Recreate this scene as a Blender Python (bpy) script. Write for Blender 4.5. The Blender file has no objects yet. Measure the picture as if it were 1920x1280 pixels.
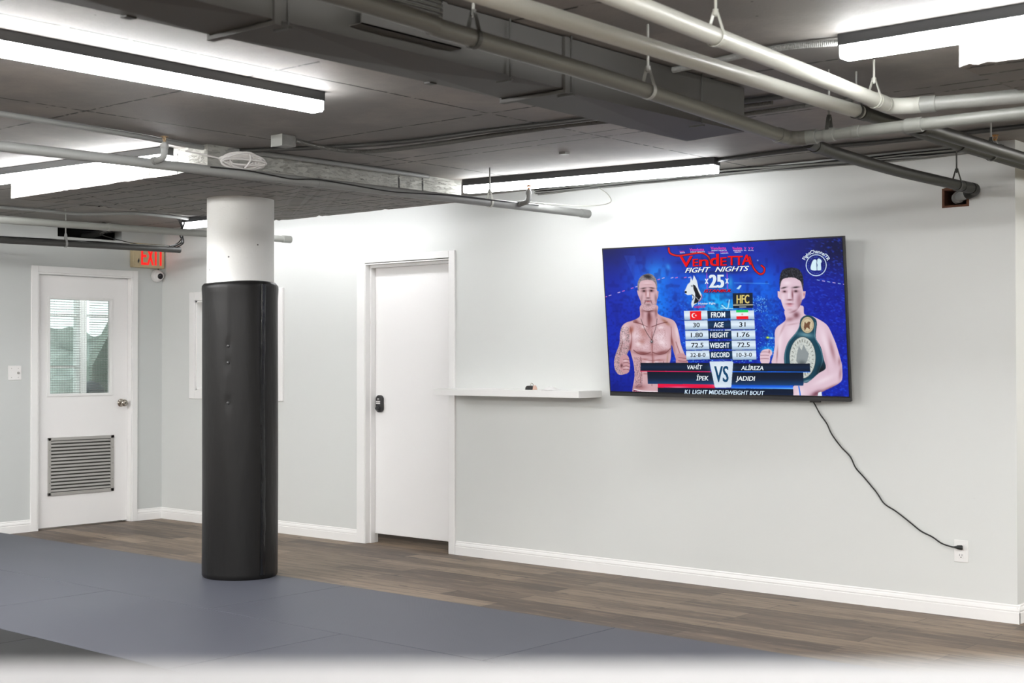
import bpy, math, random
import numpy as np
from mathutils import Vector, Matrix
random.seed(7)
rng = np.random.default_rng(7)
PI = math.pi
scene = bpy.context.scene
COL = scene.collection

# ------------------------------------------------------------------ camera
cam_d = bpy.data.cameras.new('camera')
cam = bpy.data.objects.new('camera', cam_d); COL.objects.link(cam)
cam_d.sensor_width = 36.0; cam_d.lens = 48.63
FW = Vector((-0.65052497, 0.75935434, 0.01408003))
RT = Vector((0.75942359, 0.65059619, -0.00064133))
UP = Vector((0.00964741, -0.01027551, 0.99990067))
CAMP = Vector((9.9025, -6.9898, 1.33))
cam.matrix_world = Matrix(((RT.x, UP.x, -FW.x, CAMP.x), (RT.y, UP.y, -FW.y, CAMP.y),
                           (RT.z, UP.z, -FW.z, CAMP.z), (0, 0, 0, 1)))
cam_d.clip_start = 0.05
cam_d.dof.use_dof = True; cam_d.dof.focus_distance = 8.2; cam_d.dof.aperture_fstop = 5.2
scene.camera = cam

# ------------------------------------------------------------------ world, exposure
w = bpy.data.worlds.new('world'); scene.world = w; w.use_nodes = True
bg = w.node_tree.nodes['Background']
bg.inputs['Color'].default_value = (0.93, 0.97, 1.0, 1); bg.inputs['Strength'].default_value = 2.6
vs = scene.view_settings
vs.view_transform = 'Standard'; vs.look = 'None'; vs.gamma = 1.0; vs.use_curve_mapping = False
vs.exposure = 0.0
LAMP = 54.0                       # brightness of the linear fixtures' diffusers
scene.cycles.max_bounces = 10; scene.cycles.diffuse_bounces = 6
scene.cycles.use_denoising = True
scene.cycles.sample_clamp_indirect = 6.0

# ------------------------------------------------------------------ helpers
def lin(r, g, b):
    f = lambda c: (c / 255) / 12.92 if c / 255 <= 0.04045 else ((c / 255 + 0.055) / 1.055) ** 2.4
    return (f(r), f(g), f(b), 1.0)

ORIG = {}
class MB:
    def __init__(s): s.v = []; s.f = []; s.m = []; s.sm = []; s.cur = 0
    def add(s, vs_, fs, smooth=False):
        o = len(s.v); s.v += [tuple(p) for p in vs_]
        for f in fs: s.f.append([i + o for i in f]); s.m.append(s.cur); s.sm.append(smooth)
        return s
    def box(s, x0, x1, y0, y1, z0, z1):
        return s.hexa([(x0,y0,z0),(x1,y0,z0),(x1,y1,z0),(x0,y1,z0),(x0,y0,z1),(x1,y0,z1),(x1,y1,z1),(x0,y1,z1)])
    def hexa(s, p):
        return s.add(p, [(0,3,2,1),(4,5,6,7),(0,1,5,4),(1,2,6,5),(2,3,7,6),(3,0,4,7)])
    def obox(s, c, ex, ey, ez, a, b, d):      # oriented box, half sizes a b d
        c, ex, ey, ez = map(Vector, (c, ex, ey, ez)); P = []
        for k in (-1, 1):
            for i, j in ((-1,-1),(1,-1),(1,1),(-1,1)): P.append(c + ex*a*i + ey*b*j + ez*d*k)
        return s.hexa(P)
    def tube(s, pts, r, n=14, cap=True, smooth=True):
        pts = [Vector(p) for p in pts]; N = len(pts)
        rs = r if isinstance(r, (list, tuple)) else [r] * N
        T = []
        for i in range(N):
            a = pts[max(0, i-1)]; b = pts[min(N-1, i+1)]
            t = (b - a); T.append(t.normalized() if t.length > 1e-9 else Vector((0,0,1)))
        up = Vector((0,0,1)) if abs(T[0].z) < 0.9 else Vector((1,0,0))
        u = T[0].cross(up).normalized(); V = []
        for i in range(N):
            u = (u - T[i] * u.dot(T[i])); u.normalize(); w_ = T[i].cross(u)
            for k in range(n):
                a = 2*PI*k/n; V.append(pts[i] + (u*math.cos(a) + w_*math.sin(a)) * rs[i])
        F = [(i*n+k, i*n+(k+1) % n, (i+1)*n+(k+1) % n, (i+1)*n+k) for i in range(N-1) for k in range(n)]
        s.add(V, F, smooth)
        if cap:
            o = len(s.v) - len(V)
            s.f.append([o+k for k in range(n)][::-1]); s.m.append(s.cur); s.sm.append(False)
            s.f.append([o+(N-1)*n+k for k in range(n)]); s.m.append(s.cur); s.sm.append(False)
        return s
    def cyl(s, a, b, r, n=20, r2=None): return s.tube([a, b], [r, r if r2 is None else r2], n)
    def lathe(s, o, ax, prof, n=28):         # prof: (radius, along)
        o = Vector(o); ax = Vector(ax).normalized()
        q = ax.to_track_quat('Z', 'Y'); V = []
        for r, h in prof:
            for k in range(n):
                a = 2*PI*k/n; V.append(o + q @ Vector((r*math.cos(a), r*math.sin(a), h)))
        F = [(i*n+k, i*n+(k+1) % n, (i+1)*n+(k+1) % n, (i+1)*n+k) for i in range(len(prof)-1) for k in range(n)]
        s.add(V, F, True)
        o2 = len(s.v) - len(V)
        if prof[0][0] > 1e-6: s.f.append([o2+k for k in range(n)][::-1]); s.m.append(s.cur); s.sm.append(False)
        if prof[-1][0] > 1e-6: s.f.append([o2+(len(prof)-1)*n+k for k in range(n)]); s.m.append(s.cur); s.sm.append(False)
        return s
    def prism(s, poly, a, b):                # poly of Vectors, swept from +a to +b offsets
        a, b = Vector(a), Vector(b); n = len(poly)
        V = [Vector(p)+a for p in poly] + [Vector(p)+b for p in poly]
        F = [list(range(n))[::-1], [n+i for i in range(n)]] + [(i, (i+1) % n, n+(i+1) % n, n+i) for i in range(n)]
        return s.add(V, F)
    def build(s, name, mat, parent=None, bevel=0, kind=None, loc=None, label=None):
        org = Vector(loc) if loc else (ORIG[parent.name] if parent else Vector((0,0,0)))
        me = bpy.data.meshes.new(name)
        me.from_pydata([(p[0]-org.x, p[1]-org.y, p[2]-org.z) for p in s.v], [], s.f)
        mats = mat if isinstance(mat, (list, tuple)) else [mat]
        for m in mats: me.materials.append(m)
        me.polygons.foreach_set('material_index', s.m)
        me.polygons.foreach_set('use_smooth', s.sm)
        me.update()
        if any(s.sm): me.set_sharp_from_angle(angle=math.radians(50))
        o = bpy.data.objects.new(name, me); COL.objects.link(o)
        if parent: o.parent = parent
        elif loc: o.location = org
        ORIG[o.name] = org
        if bevel:
            bm = o.modifiers.new('bevel', 'BEVEL'); bm.width = bevel; bm.segments = 2; bm.limit_method = 'ANGLE'
        if kind: o['kind'] = kind
        if label: o['label'] = label
        return o

def thing(name, label, cat, loc, group=None):
    o = bpy.data.objects.new(name, None); COL.objects.link(o); o.empty_display_size = 0.1
    o.location = loc; ORIG[o.name] = Vector(loc)
    return tag(o, label, cat, group)
def tag(o, label, cat, group=None):
    o['label'] = label; o['category'] = cat
    if group: o['group'] = group
    return o
def struct(o): o['kind'] = 'structure'; return o

def catmull(P, k=8):
    P = [Vector(p) for p in P]; Q = [P[0]*2-P[1]] + P + [P[-1]*2-P[-2]]; out = []
    for i in range(1, len(Q)-2):
        a, b, c, d = Q[i-1:i+3]
        for j in range(k):
            t = j/k
            out.append(0.5*((2*b)+(c-a)*t+(2*a-5*b+4*c-d)*t*t+(3*b-a-3*c+d)*t**3))
    out.append(P[-1]); return out

# ------------------------------------------------------------------ materials
def new_mat(name):
    m = bpy.data.materials.new(name); m.use_nodes = True
    return m, m.node_tree, m.node_tree.nodes['Principled BSDF']
def nd(nt, t, **kw):
    n = nt.nodes.new(t)
    for k, v in kw.items(): setattr(n, k, v)
    return n
def mth(nt, op, a, b=None, clamp=False):
    n = nd(nt, 'ShaderNodeMath', operation=op, use_clamp=clamp)
    for i, x in enumerate((a, b)):
        if x is None: continue
        if isinstance(x, (int, float)): n.inputs[i].default_value = x
        else: nt.links.new(x, n.inputs[i])
    return n.outputs[0]
def mixc(nt, fac, a, b):
    n = nd(nt, 'ShaderNodeMix', data_type='RGBA')
    for i, x in ((0, fac), (6, a), (7, b)):
        if isinstance(x, (int, float, tuple)): n.inputs[i].default_value = x
        else: nt.links.new(x, n.inputs[i])
    return n.outputs[2]
def coords(nt, scale=(1,1,1)):
    tc = nd(nt, 'ShaderNodeTexCoord'); mp = nd(nt, 'ShaderNodeMapping')
    mp.inputs['Scale'].default_value = scale
    nt.links.new(tc.outputs['Object'], mp.inputs['Vector']); return mp.outputs[0]
def noise(nt, vec, sc, det=4, rough=0.55):
    n = nd(nt, 'ShaderNodeTexNoise'); n.inputs['Scale'].default_value = sc
    n.inputs['Detail'].default_value = det; n.inputs['Roughness'].default_value = rough
    nt.links.new(vec, n.inputs['Vector']); return n.outputs[0]
def ramp(nt, fac, a, b):
    n = nd(nt, 'ShaderNodeMapRange'); n.inputs[1].default_value = a; n.inputs[2].default_value = b
    nt.links.new(fac, n.inputs[0]); return n.outputs[0]
def bump(nt, bs, h, strength=0.3, dist=0.005):
    b = nd(nt, 'ShaderNodeBump'); b.inputs['Strength'].default_value = strength; b.inputs['Distance'].default_value = dist
    nt.links.new(h, b.inputs['Height']); nt.links.new(b.outputs[0], bs.inputs['Normal'])

def simple(name, col, rough=0.5, metal=0.0, var=0.06, sc=6.0, bmp=0.0, bsc=60):
    m, nt, bs = new_mat(name); v = coords(nt)
    d = tuple(c*(1-var) for c in col[:3])+(1,); l = tuple(min(1, c*(1+var)) for c in col[:3])+(1,)
    nt.links.new(mixc(nt, noise(nt, v, sc), d, l), bs.inputs['Base Color'])
    bs.inputs['Roughness'].default_value = rough; bs.inputs['Metallic'].default_value = metal
    if bmp: bump(nt, bs, noise(nt, v, bsc, 3), bmp, 0.002)
    return m

def wall_mat(name, col):
    m, nt, bs = new_mat(name); v = coords(nt)
    big = noise(nt, v, 0.8, 3); fine = noise(nt, v, 220, 2)
    c = mixc(nt, big, tuple(x*0.965 for x in col[:3])+(1,), col)
    sc = noise(nt, coords(nt, (3, 3, 12)), 2.2, 6, 0.7)
    c = mixc(nt, mth(nt, 'MULTIPLY', ramp(nt, sc, 0.70, 0.78), 0.25), c, lin(150, 150, 148))
    nt.links.new(c, bs.inputs['Base Color']); bs.inputs['Roughness'].default_value = 0.55
    bump(nt, bs, fine, 0.08, 0.001); return m

def concrete(name, col, xs=(), ys=(), spec=0.0, warm=None, rough=False):
    """board-marked painted concrete: broken formwork joints at x in xs and y in ys, pits and blotches"""
    m, nt, bs = new_mat(name); v = coords(nt)
    c = mixc(nt, ramp(nt, noise(nt, v, 1.3, 5), 0.3, 0.7), tuple(x*0.86 for x in col[:3])+(1,), col)
    if warm: c = mixc(nt, ramp(nt, noise(nt, v, 2.1, 6, .65), 0.45, 0.7), c, warm)
    sep = nd(nt, 'ShaderNodeSeparateXYZ'); nt.links.new(v, sep.inputs[0]); best = None
    wob = mth(nt, 'MULTIPLY', mth(nt, 'SUBTRACT', noise(nt, v, 9, 3), 0.5), 0.012)
    for ax, L in ((0, xs), (1, ys)):
        for q in L:
            d = mth(nt, 'ABSOLUTE', mth(nt, 'ADD', mth(nt, 'SUBTRACT', sep.outputs[ax], q), wob))
            best = d if best is None else mth(nt, 'MINIMUM', best, d)
    h = noise(nt, v, 90, 4)
    if best is not None:
        brk = ramp(nt, noise(nt, v, 22, 3), 0.40, 0.46)
        ln = mth(nt, 'MULTIPLY', mth(nt, 'LESS_THAN', best, 0.0075), brk)
        c = mixc(nt, mth(nt, 'MULTIPLY', ln, 0.92), c, lin(16, 15, 14))
        h = mth(nt, 'SUBTRACT', h, ln)
    pits = nd(nt, 'ShaderNodeTexVoronoi'); pits.inputs['Scale'].default_value = 9
    nt.links.new(v, pits.inputs['Vector'])
    pit = mth(nt, 'MULTIPLY', mth(nt, 'LESS_THAN', pits.outputs['Distance'], 0.045 + spec*0.08),
              ramp(nt, noise(nt, v, 3.1, 2), 0.5, 0.52))
    c = mixc(nt, mth(nt, 'MULTIPLY', pit, 0.8), c, lin(45, 42, 40))
    if rough:                              # flaking paint: dark chips in horizontal drags
        n1 = noise(nt, coords(nt, (7, 7, 26)), 2.6, 8, 0.75)
        c = mixc(nt, mth(nt, 'MULTIPLY', ramp(nt, n1, 0.60, 0.66), 0.75), c, lin(70, 66, 60))
        h = mth(nt, 'SUBTRACT', h, mth(nt, 'MULTIPLY', ramp(nt, n1, 0.5, 0.66), 2.0))
    else:
        n1 = noise(nt, v, 28, 6, 0.8)
        c = mixc(nt, mth(nt, 'MULTIPLY', ramp(nt, n1, 0.66, 0.72), 0.35), c, lin(60, 56, 52))
    nt.links.new(c, bs.inputs['Base Color']); bs.inputs['Roughness'].default_value = 0.7
    bump(nt, bs, h, 0.35 if not rough else 0.8, 0.003); return m

M = {}
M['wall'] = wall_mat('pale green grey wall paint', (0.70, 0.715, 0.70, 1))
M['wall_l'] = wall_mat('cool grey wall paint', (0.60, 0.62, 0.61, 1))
M['trim'] = simple('white trim paint', (0.86, 0.855, 0.845, 1), 0.4, var=0.02)
M['doorp'] = simple('white door paint', (0.87, 0.86, 0.855, 1), 0.45, var=0.015, sc=2)
M['ceil'] = concrete('grey painted slab', (0.225, 0.212, 0.20, 1), xs=(1.76, 3.09, 4.42, 5.75, 7.08, 8.41, 9.74),
                     ys=(-0.3, -1.44, -1.57, -2.30, -3.53, -4.77, -6.0, -7.2, -8.4), warm=(0.30, 0.27, 0.245, 1))
M['panel'] = concrete('grey drop panel underside', (0.20, 0.19, 0.18, 1), xs=(2.35, 2.9, 3.45, 3.6, 3.85, 8.6, 9.2),
                      ys=(-2.42, -2.3, -2.12, -1.98, -1.75, -1.62, -1.45, -1.2, -1.08, -1.0, -0.85, -0.74), warm=(0.24, 0.21, 0.185, 1))
M['paneledge'] = concrete('chipped white paint on concrete', (0.44, 0.44, 0.40, 1), xs=(3.55, 3.8, 8.9), ys=(-1.0, -1.2), spec=0.6, rough=True)
M['column'] = concrete('white painted concrete column', (0.80, 0.80, 0.775, 1), spec=0.12)
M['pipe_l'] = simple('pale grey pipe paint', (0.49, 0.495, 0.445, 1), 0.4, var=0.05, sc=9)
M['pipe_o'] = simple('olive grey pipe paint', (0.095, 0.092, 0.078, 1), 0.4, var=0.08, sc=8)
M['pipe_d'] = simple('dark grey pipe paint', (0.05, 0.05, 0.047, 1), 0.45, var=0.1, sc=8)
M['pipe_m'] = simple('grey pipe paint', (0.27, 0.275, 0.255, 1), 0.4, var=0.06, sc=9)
M['pipe_s'] = simple('dark olive pipe paint and shade', (0.016, 0.0155, 0.013, 1), 0.5, var=0.08, sc=8)  # also stands for shade on the far end of a pale pipe
M['pipe_s'].node_tree.nodes['Principled BSDF'].inputs['Specular IOR Level'].default_value = 0.3
M['pipe_g'] = simple('mid grey sprinkler pipe paint', (0.27, 0.275, 0.265, 1), 0.45, var=0.1, sc=14, bmp=0.15)
M['iron'] = simple('dark hanger steel', (0.05, 0.05, 0.045, 1), 0.5, 0.3, var=0.15, sc=40)
M['rod'] = simple('painted threaded rod', (0.30, 0.30, 0.28, 1), 0.5, 0.2, var=0.12, sc=60)
M['duct'] = simple('grey painted sheet metal', (0.062, 0.060, 0.055, 1), 0.6, 0.0, var=0.12, sc=3)
M['black'] = simple('black lamp housing', (0.045, 0.047, 0.05, 1), 0.35, var=0.1)
M['void'] = simple('dark cavity', (0.012, 0.012, 0.011, 1), 0.8)
M['blackrub'] = simple('black cable rubber', (0.012, 0.012, 0.012, 1), 0.4)
M['brass'] = simple('brass sprinkler', (0.55, 0.30, 0.12, 1), 0.3, 0.85, var=0.15, sc=40)
M['copper'] = simple('orange painted brass', (0.62, 0.24, 0.08, 1), 0.35, 0.5)
M['white_c'] = simple('white cable jacket', (0.72, 0.70, 0.68, 1), 0.45)
M['steel'] = simple('brushed nickel', (0.42, 0.38, 0.33, 1), 0.25, 0.95, var=0.1, sc=30)
M['flex'] = simple('grey flexible conduit', (0.13, 0.13, 0.12, 1), 0.45, 0.3, var=0.1)
M['plastic'] = simple('white plastic plate', (0.82, 0.81, 0.80, 1), 0.35, var=0.01)
M['plastic_b'] = simple('black plastic', (0.02, 0.02, 0.021, 1), 0.35, var=0.1)
M['louvre'] = simple('grey painted louvre metal', (0.42, 0.41, 0.39, 1), 0.45, 0.2, var=0.05)
M['signbody'] = simple('beige sign housing', (0.56, 0.46, 0.28, 1), 0.5, var=0.03)
M['rust'] = simple('raw brown wall cut', (0.13, 0.055, 0.03, 1), 0.85, var=0.5, sc=60, bmp=0.5)
M['olive'] = simple('olive beige wall paint', (0.36, 0.35, 0.28, 1), 0.3, var=0.03)
M['bluegrey'] = simple('blue grey vinyl pad', (0.10, 0.12, 0.15, 1), 0.45)
M['stairgreen'] = simple('pale green rendered wall', (0.27, 0.31, 0.27, 1), 0.8)
M['ground'] = simple('pale concrete paving', (0.62, 0.62, 0.58, 1), 0.9, var=0.3, sc=1.2)
M['carblue'] = simple('dark blue grey plastic', (0.05, 0.06, 0.075, 1), 0.5)
M['hedge'] = simple('muted green hedge', (0.50, 0.55, 0.52, 1), 0.9, var=0.5, sc=3)
M['skinpink'] = simple('pale pink leather tab', (0.62, 0.42, 0.34, 1), 0.6)
M['tissue'] = simple('white tissue', (0.8, 0.79, 0.78, 1), 0.8)

def emis(name, col, st):
    m, nt, bs = new_mat(name)
    bs.inputs['Base Color'].default_value = (0.8, 0.8, 0.8, 1)
    bs.inputs['Emission Color'].default_value = col; bs.inputs['Emission Strength'].default_value = st
    return m
M['diffuser'] = emis('lit white diffuser', (0.985, 0.99, 1.0, 1), LAMP)
M['diffuser_wall'] = emis('strongly dimmed diffuser', (0.97, 0.98, 1.0, 1), LAMP*0.32)  # strength lowered to keep the nearby wall from burning out
M['diffuser_mid'] = emis('dimmed diffuser', (0.97, 0.985, 1.0, 1), LAMP*0.50)  # turned down to hold back glare on the back wall
M['diffuser_fill'] = emis('added fill diffuser', (1.0, 0.99, 0.97, 1), LAMP*2.1)  # extra strength for the added unseen fill lamps
M['exitred'] = emis('lit red exit lettering', (1.0, 0.012, 0.01, 1), 1.0)
M['exitred'].node_tree.nodes['Principled BSDF'].inputs['Base Color'].default_value = (0.35, 0.0, 0.0, 1)

# grey wood-look vinyl planks
m, nt, bs = new_mat('grey brown vinyl planks'); M['planks'] = m
v = coords(nt)
bk = nd(nt, 'ShaderNodeTexBrick'); nt.links.new(v, bk.inputs['Vector'])
bk.offset = 0.37; bk.offset_frequency = 2; bk.squash = 1
bk.inputs['Scale'].default_value = 1; bk.inputs['Mortar Size'].default_value = 0.0018
bk.inputs['Brick Width'].default_value = 1.22; bk.inputs['Row Height'].default_value = 0.155
bk.inputs['Color1'].default_value = lin(138, 120, 102); bk.inputs['Color2'].default_value = lin(80, 67, 57)
bk.inputs['Mortar'].default_value = lin(44, 38, 33)
g1 = noise(nt, coords(nt, (1.1, 9, 1)), 2.4, 8, 0.68)
g2 = noise(nt, coords(nt, (2.2, 60, 1)), 4, 4, 0.6)
kn = noise(nt, coords(nt, (2.6, 11, 1)), 2.3, 2, 0.5)
c = mixc(nt, mth(nt, 'MULTIPLY', ramp(nt, g1, 0.50, 0.66), 0.7), bk.outputs[0], lin(72, 61, 53))
c = mixc(nt, mth(nt, 'MULTIPLY', ramp(nt, g1, 0.48, 0.34), 0.45), c, lin(156, 136, 115))
c = mixc(nt, mth(nt, 'MULTIPLY', ramp(nt, g2, 0.5, 0.75), 0.3), c, lin(80, 70, 62))
c = mixc(nt, mth(nt, 'MULTIPLY', ramp(nt, kn, 0.66, 0.72), 0.85), c, lin(46, 38, 34))
nt.links.new(c, bs.inputs['Base Color']); bs.inputs['Roughness'].default_value = 0.5; bs.inputs['Specular IOR Level'].default_value = 0.35
bump(nt, bs, g2, 0.1, 0.001)

def mat_mat(name, col, scuff):
    m, nt, bs = new_mat(name); v = coords(nt)
    c = mixc(nt, noise(nt, v, 1.5, 4), tuple(x*0.92 for x in col[:3])+(1,), col)
    s = noise(nt, coords(nt, (9, 2.5, 1)), 1.7, 8, 0.75)
    c = mixc(nt, mth(nt, 'MULTIPLY', ramp(nt, s, 0.70, 0.80), 0.30), c, scuff)
    nt.links.new(c, bs.inputs['Base Color']); bs.inputs['Roughness'].default_value = 0.5; bs.inputs['Specular IOR Level'].default_value = 0.3
    wv = nd(nt, 'ShaderNodeTexWave', wave_type='BANDS', bands_direction='DIAGONAL'); wv.inputs['Scale'].default_value = 55
    nt.links.new(v, wv.inputs['Vector'])
    bump(nt, bs, wv.outputs['Fac'], 0.12, 0.001); return m
M['mat_g'] = mat_mat('slate grey vinyl mat', lin(84, 86, 96), lin(160, 162, 168))
M['mat_b'] = mat_mat('charcoal vinyl mat', lin(20, 20, 22), lin(70, 70, 74))

# black vinyl wrap with soft creases
m, nt, bs = new_mat('black vinyl wrap'); M['vinyl'] = m
v = coords(nt, (1, 1, 0.25)); bs.inputs['Base Color'].default_value = (0.010, 0.0095, 0.0095, 1); bs.inputs['Specular IOR Level'].default_value = 0.28
bs.inputs['Roughness'].default_value = 0.42
bump(nt, bs, noise(nt, v, 5, 4), 0.35, 0.03)
m, nt, bs = new_mat('glossy black tape'); M['tape'] = m
bs.inputs['Base Color'].default_value = (0.004, 0.005, 0.007, 1); bs.inputs['Roughness'].default_value = 0.12
bump(nt, bs, noise(nt, coords(nt, (6, 6, 1)), 8, 5), 0.5, 0.01)
m, nt, bs = new_mat('clear glass'); M['glass'] = m
gl = nd(nt, 'ShaderNodeBsdfGlossy'); gl.inputs['Roughness'].default_value = 0.02
tr = nd(nt, 'ShaderNodeBsdfTransparent'); tr.inputs[0].default_value = (0.93, 0.96, 0.95, 1)
mx = nd(nt, 'ShaderNodeMixShader'); mx.inputs[0].default_value = 0.06
nt.links.new(tr.outputs[0], mx.inputs[1]); nt.links.new(gl.outputs[0], mx.inputs[2])
nt.links.new(mx.outputs[0], nt.nodes['Material Output'].inputs[0])

# ------------------------------------------------------------------ room shell
ZC = 2.453; ZP = 2.32
def wall(name, axis, a0, a1, p0, p1, z0, z1, holes, mat):
    """wall slab with rectangular openings; axis 'x' runs along x (p = y range)"""
    us = sorted({a0, a1} | {h[0] for h in holes} | {h[1] for h in holes})
    zs = sorted({z0, z1} | {h[2] for h in holes} | {h[3] for h in holes}); b = MB()
    solid = lambda i, j: 0 <= i < len(us)-1 and 0 <= j < len(zs)-1 and not any(
        h[0]-1e-6 <= us[i] and us[i+1] <= h[1]+1e-6 and h[2]-1e-6 <= zs[j] and zs[j+1] <= h[3]+1e-6 for h in holes)
    P = (lambda u, p, z: (u, p, z)) if axis == 'x' else (lambda u, p, z: (p, u, z))
    for i in range(len(us)-1):
        for j in range(len(zs)-1):
            if not solid(i, j): continue
            u0, u1, w0, w1 = us[i], us[i+1], zs[j], zs[j+1]
            for p in (p0, p1): b.add([P(u0,p,w0), P(u1,p,w0), P(u1,p,w1), P(u0,p,w1)], [(0,1,2,3)])
            if not solid(i-1, j): b.add([P(u0,p0,w0), P(u0,p1,w0), P(u0,p1,w1), P(u0,p0,w1)], [(0,1,2,3)])
            if not solid(i+1, j): b.add([P(u1,p0,w0), P(u1,p1,w0), P(u1,p1,w1), P(u1,p0,w1)], [(0,1,2,3)])
            if not solid(i, j-1): b.add([P(u0,p0,w0), P(u1,p0,w0), P(u1,p1,w0), P(u0,p1,w0)], [(0,1,2,3)])
            if not solid(i, j+1): b.add([P(u0,p0,w1), P(u1,p0,w1), P(u1,p1,w1), P(u0,p1,w1)], [(0,1,2,3)])
    return b.build(name, mat, kind='structure')

MB().box(-2.4, 16, -13, 4.2, -0.1, 0).build('floor', M['planks'], kind='structure')
MB().box(-2.4, 16, -13, 4.2, ZC, ZC+0.2).build('ceiling', M['ceil'], kind='structure')
XE = 7.28
wall('wall_back', 'x', 0, XE, 0, 0.12, 0, ZC, [(2.507, 3.351, 0, 2.045), (0.47, 1.52, 1.09, 1.83), (6.905, 7.03, 2.14, 2.226)], M['wall'])
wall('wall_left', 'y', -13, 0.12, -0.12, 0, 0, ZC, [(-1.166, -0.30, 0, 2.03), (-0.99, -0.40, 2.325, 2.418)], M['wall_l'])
MB().box(XE-0.12, XE, 0.12, 4.0, 0, ZC).build('wall_back', M['wall'], kind='structure')
MB().box(-2.4, 16, 4.0, 4.2, 0, ZC).build('wall_back', M['olive'], kind='structure')
MB().box(XE, 16, 1.05, 1.15, 0, ZC).build('wall_back', M['olive'], kind='structure')
MB().box(-0.12, 0, 0.12, 4.0, 0, ZC).build('wall_left', M['wall'], kind='structure')
MB().box(16, 16.2, -13, 4.2, 0, ZC).build('wall_right', M['wall'], kind='structure')
MB().box(-2.4, 16, -13.2, -13, 0, ZC).build('wall_front', M['wall'], kind='structure')
# vestibule beyond the exit door
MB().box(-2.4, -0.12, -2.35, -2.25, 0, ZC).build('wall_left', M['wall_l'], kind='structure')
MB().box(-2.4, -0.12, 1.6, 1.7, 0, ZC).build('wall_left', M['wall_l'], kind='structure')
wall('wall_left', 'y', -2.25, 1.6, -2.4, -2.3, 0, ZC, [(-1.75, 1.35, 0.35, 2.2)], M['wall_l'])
# box painted black for the unlit depth of the hole high in the left wall
MB().box(-0.30, -0.29, -1.05, -0.34, 2.29, 2.45).build('trim_1', M['void'], kind='structure')
b = MB(); b.box(-0.29, -0.10, -1.0, -0.99, 2.3, 2.44); b.box(-0.29, -0.10, -0.40, -0.39, 2.3, 2.44)
b.box(-0.29, -0.10, -0.99, -0.40, 2.31, 2.325); b.box(-0.29, -0.10, -0.99, -0.40, 2.418, 2.43)
b.build('trim_2', M['void'], kind='structure')
# raw cut around the waste pipe
b = MB(); b.box(6.895, 6.908, -0.003, 0.12, 2.132, 2.234); b.box(7.027, 7.04, -0.003, 0.12, 2.132, 2.234)
b.box(6.908, 7.027, -0.004, 0.12, 2.132, 2.143); b.box(6.908, 7.027, -0.004, 0.12, 2.222, 2.236)
b.build('trim_3', M['rust'], kind='structure')
MB().box(6.90, 7.04, 0.118, 0.124, 2.13, 2.24).build('trim_3', M['void'], kind='structure')

# low partition with a white cap, just under the viewpoint
fh = Vector((FW.x, FW.y, 0)).normalized(); sd = Vector((fh.y, -fh.x, 0))
zc = 1.222; cc = CAMP + fh*0.42; cc.z = 0
MB().obox(cc + Vector((0,0,0.58)), sd, fh, (0,0,1), 1.7, 0.06, 0.58).build('wall_front', M['wall'], kind='structure')
m = simple('white vinyl cap', (0.29, 0.286, 0.29, 1), 0.6, var=0.10, sc=70)
MB().obox(cc + Vector((0,0,zc-0.031)), sd, fh, (0,0,1), 1.75, 0.081, 0.031).build('trim_4', m, kind='structure', bevel=0.006)

# drop panels around columns: chipped edges
def drop_panel(x0, x1, y0, y1):
    b = MB(); n = 60; ring = []
    for (ax, ay), (bx, by) in (((x0,y0),(x1,y0)), ((x1,y0),(x1,y1)), ((x1,y1),(x0,y1)), ((x0,y1),(x0,y0))):
        nx, ny = (by-ay), -(bx-ax); L = math.hypot(nx, ny); nx /= L; ny /= L
        for k in range(n):
            t = k/n; d = random.uniform(-0.003, 0.002) if k else 0; e = random.choice([0, 0, 0, 0.004, 0.009])*random.random()
            ring.append((ax+(bx-ax)*t+nx*d, ay+(by-ay)*t+ny*d, ZP+e))
    N = len(ring); top = [(p[0], p[1], ZC+0.01) for p in ring]
    b.cur = 0; b.add(ring + top, [(i, (i+1) % N, N+(i+1) % N, N+i) for i in range(N)])
    b.cur = 1; b.add([(p[0], p[1], p[2]) for p in ring] , [list(range(N))])
    return b.build('ceiling', [M['paneledge'], M['panel']], kind='structure')
drop_panel(2.12, 4.06, -2.59, -0.655)
drop_panel(8.02, 9.96, -2.47, -0.53)

# baseboards
def baseboard(name, p0, p1, nrm, mat=None):
    prof = [(0, 0), (0.014, 0), (0.014, 0.055), (0.011, 0.059), (0.013, 0.066), (0.009, 0.078), (0.004, 0.084), (0.005, 0.089), (0, 0.095)]
    p0, p1, nrm = Vector(p0), Vector(p1), Vector(nrm)
    b = MB(); b.prism([nrm*d + Vector((0,0,z)) for d, z in prof], p0, p1)
    return b.build(name, mat or M['trim'], kind='structure')
baseboard('baseboard_back', (0, 0, 0), (2.425, 0, 0), (0, -1, 0))
baseboard('baseboard_back', (3.41, 0, 0), (XE+0.014, 0, 0), (0, -1, 0))
baseboard('baseboard_back', (XE, -0.01, 0), (XE, 1.05, 0), (1, 0, 0))
baseboard('baseboard_back', (XE, 1.05, 0), (14, 1.05, 0), (0, -1, 0))
baseboard('baseboard_left', (0, -0.25, 0), (0, 0, 0), (1, 0, 0))
baseboard('baseboard_left', (0, -12.9, 0), (0, -1.222, 0), (1, 0, 0))

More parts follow.
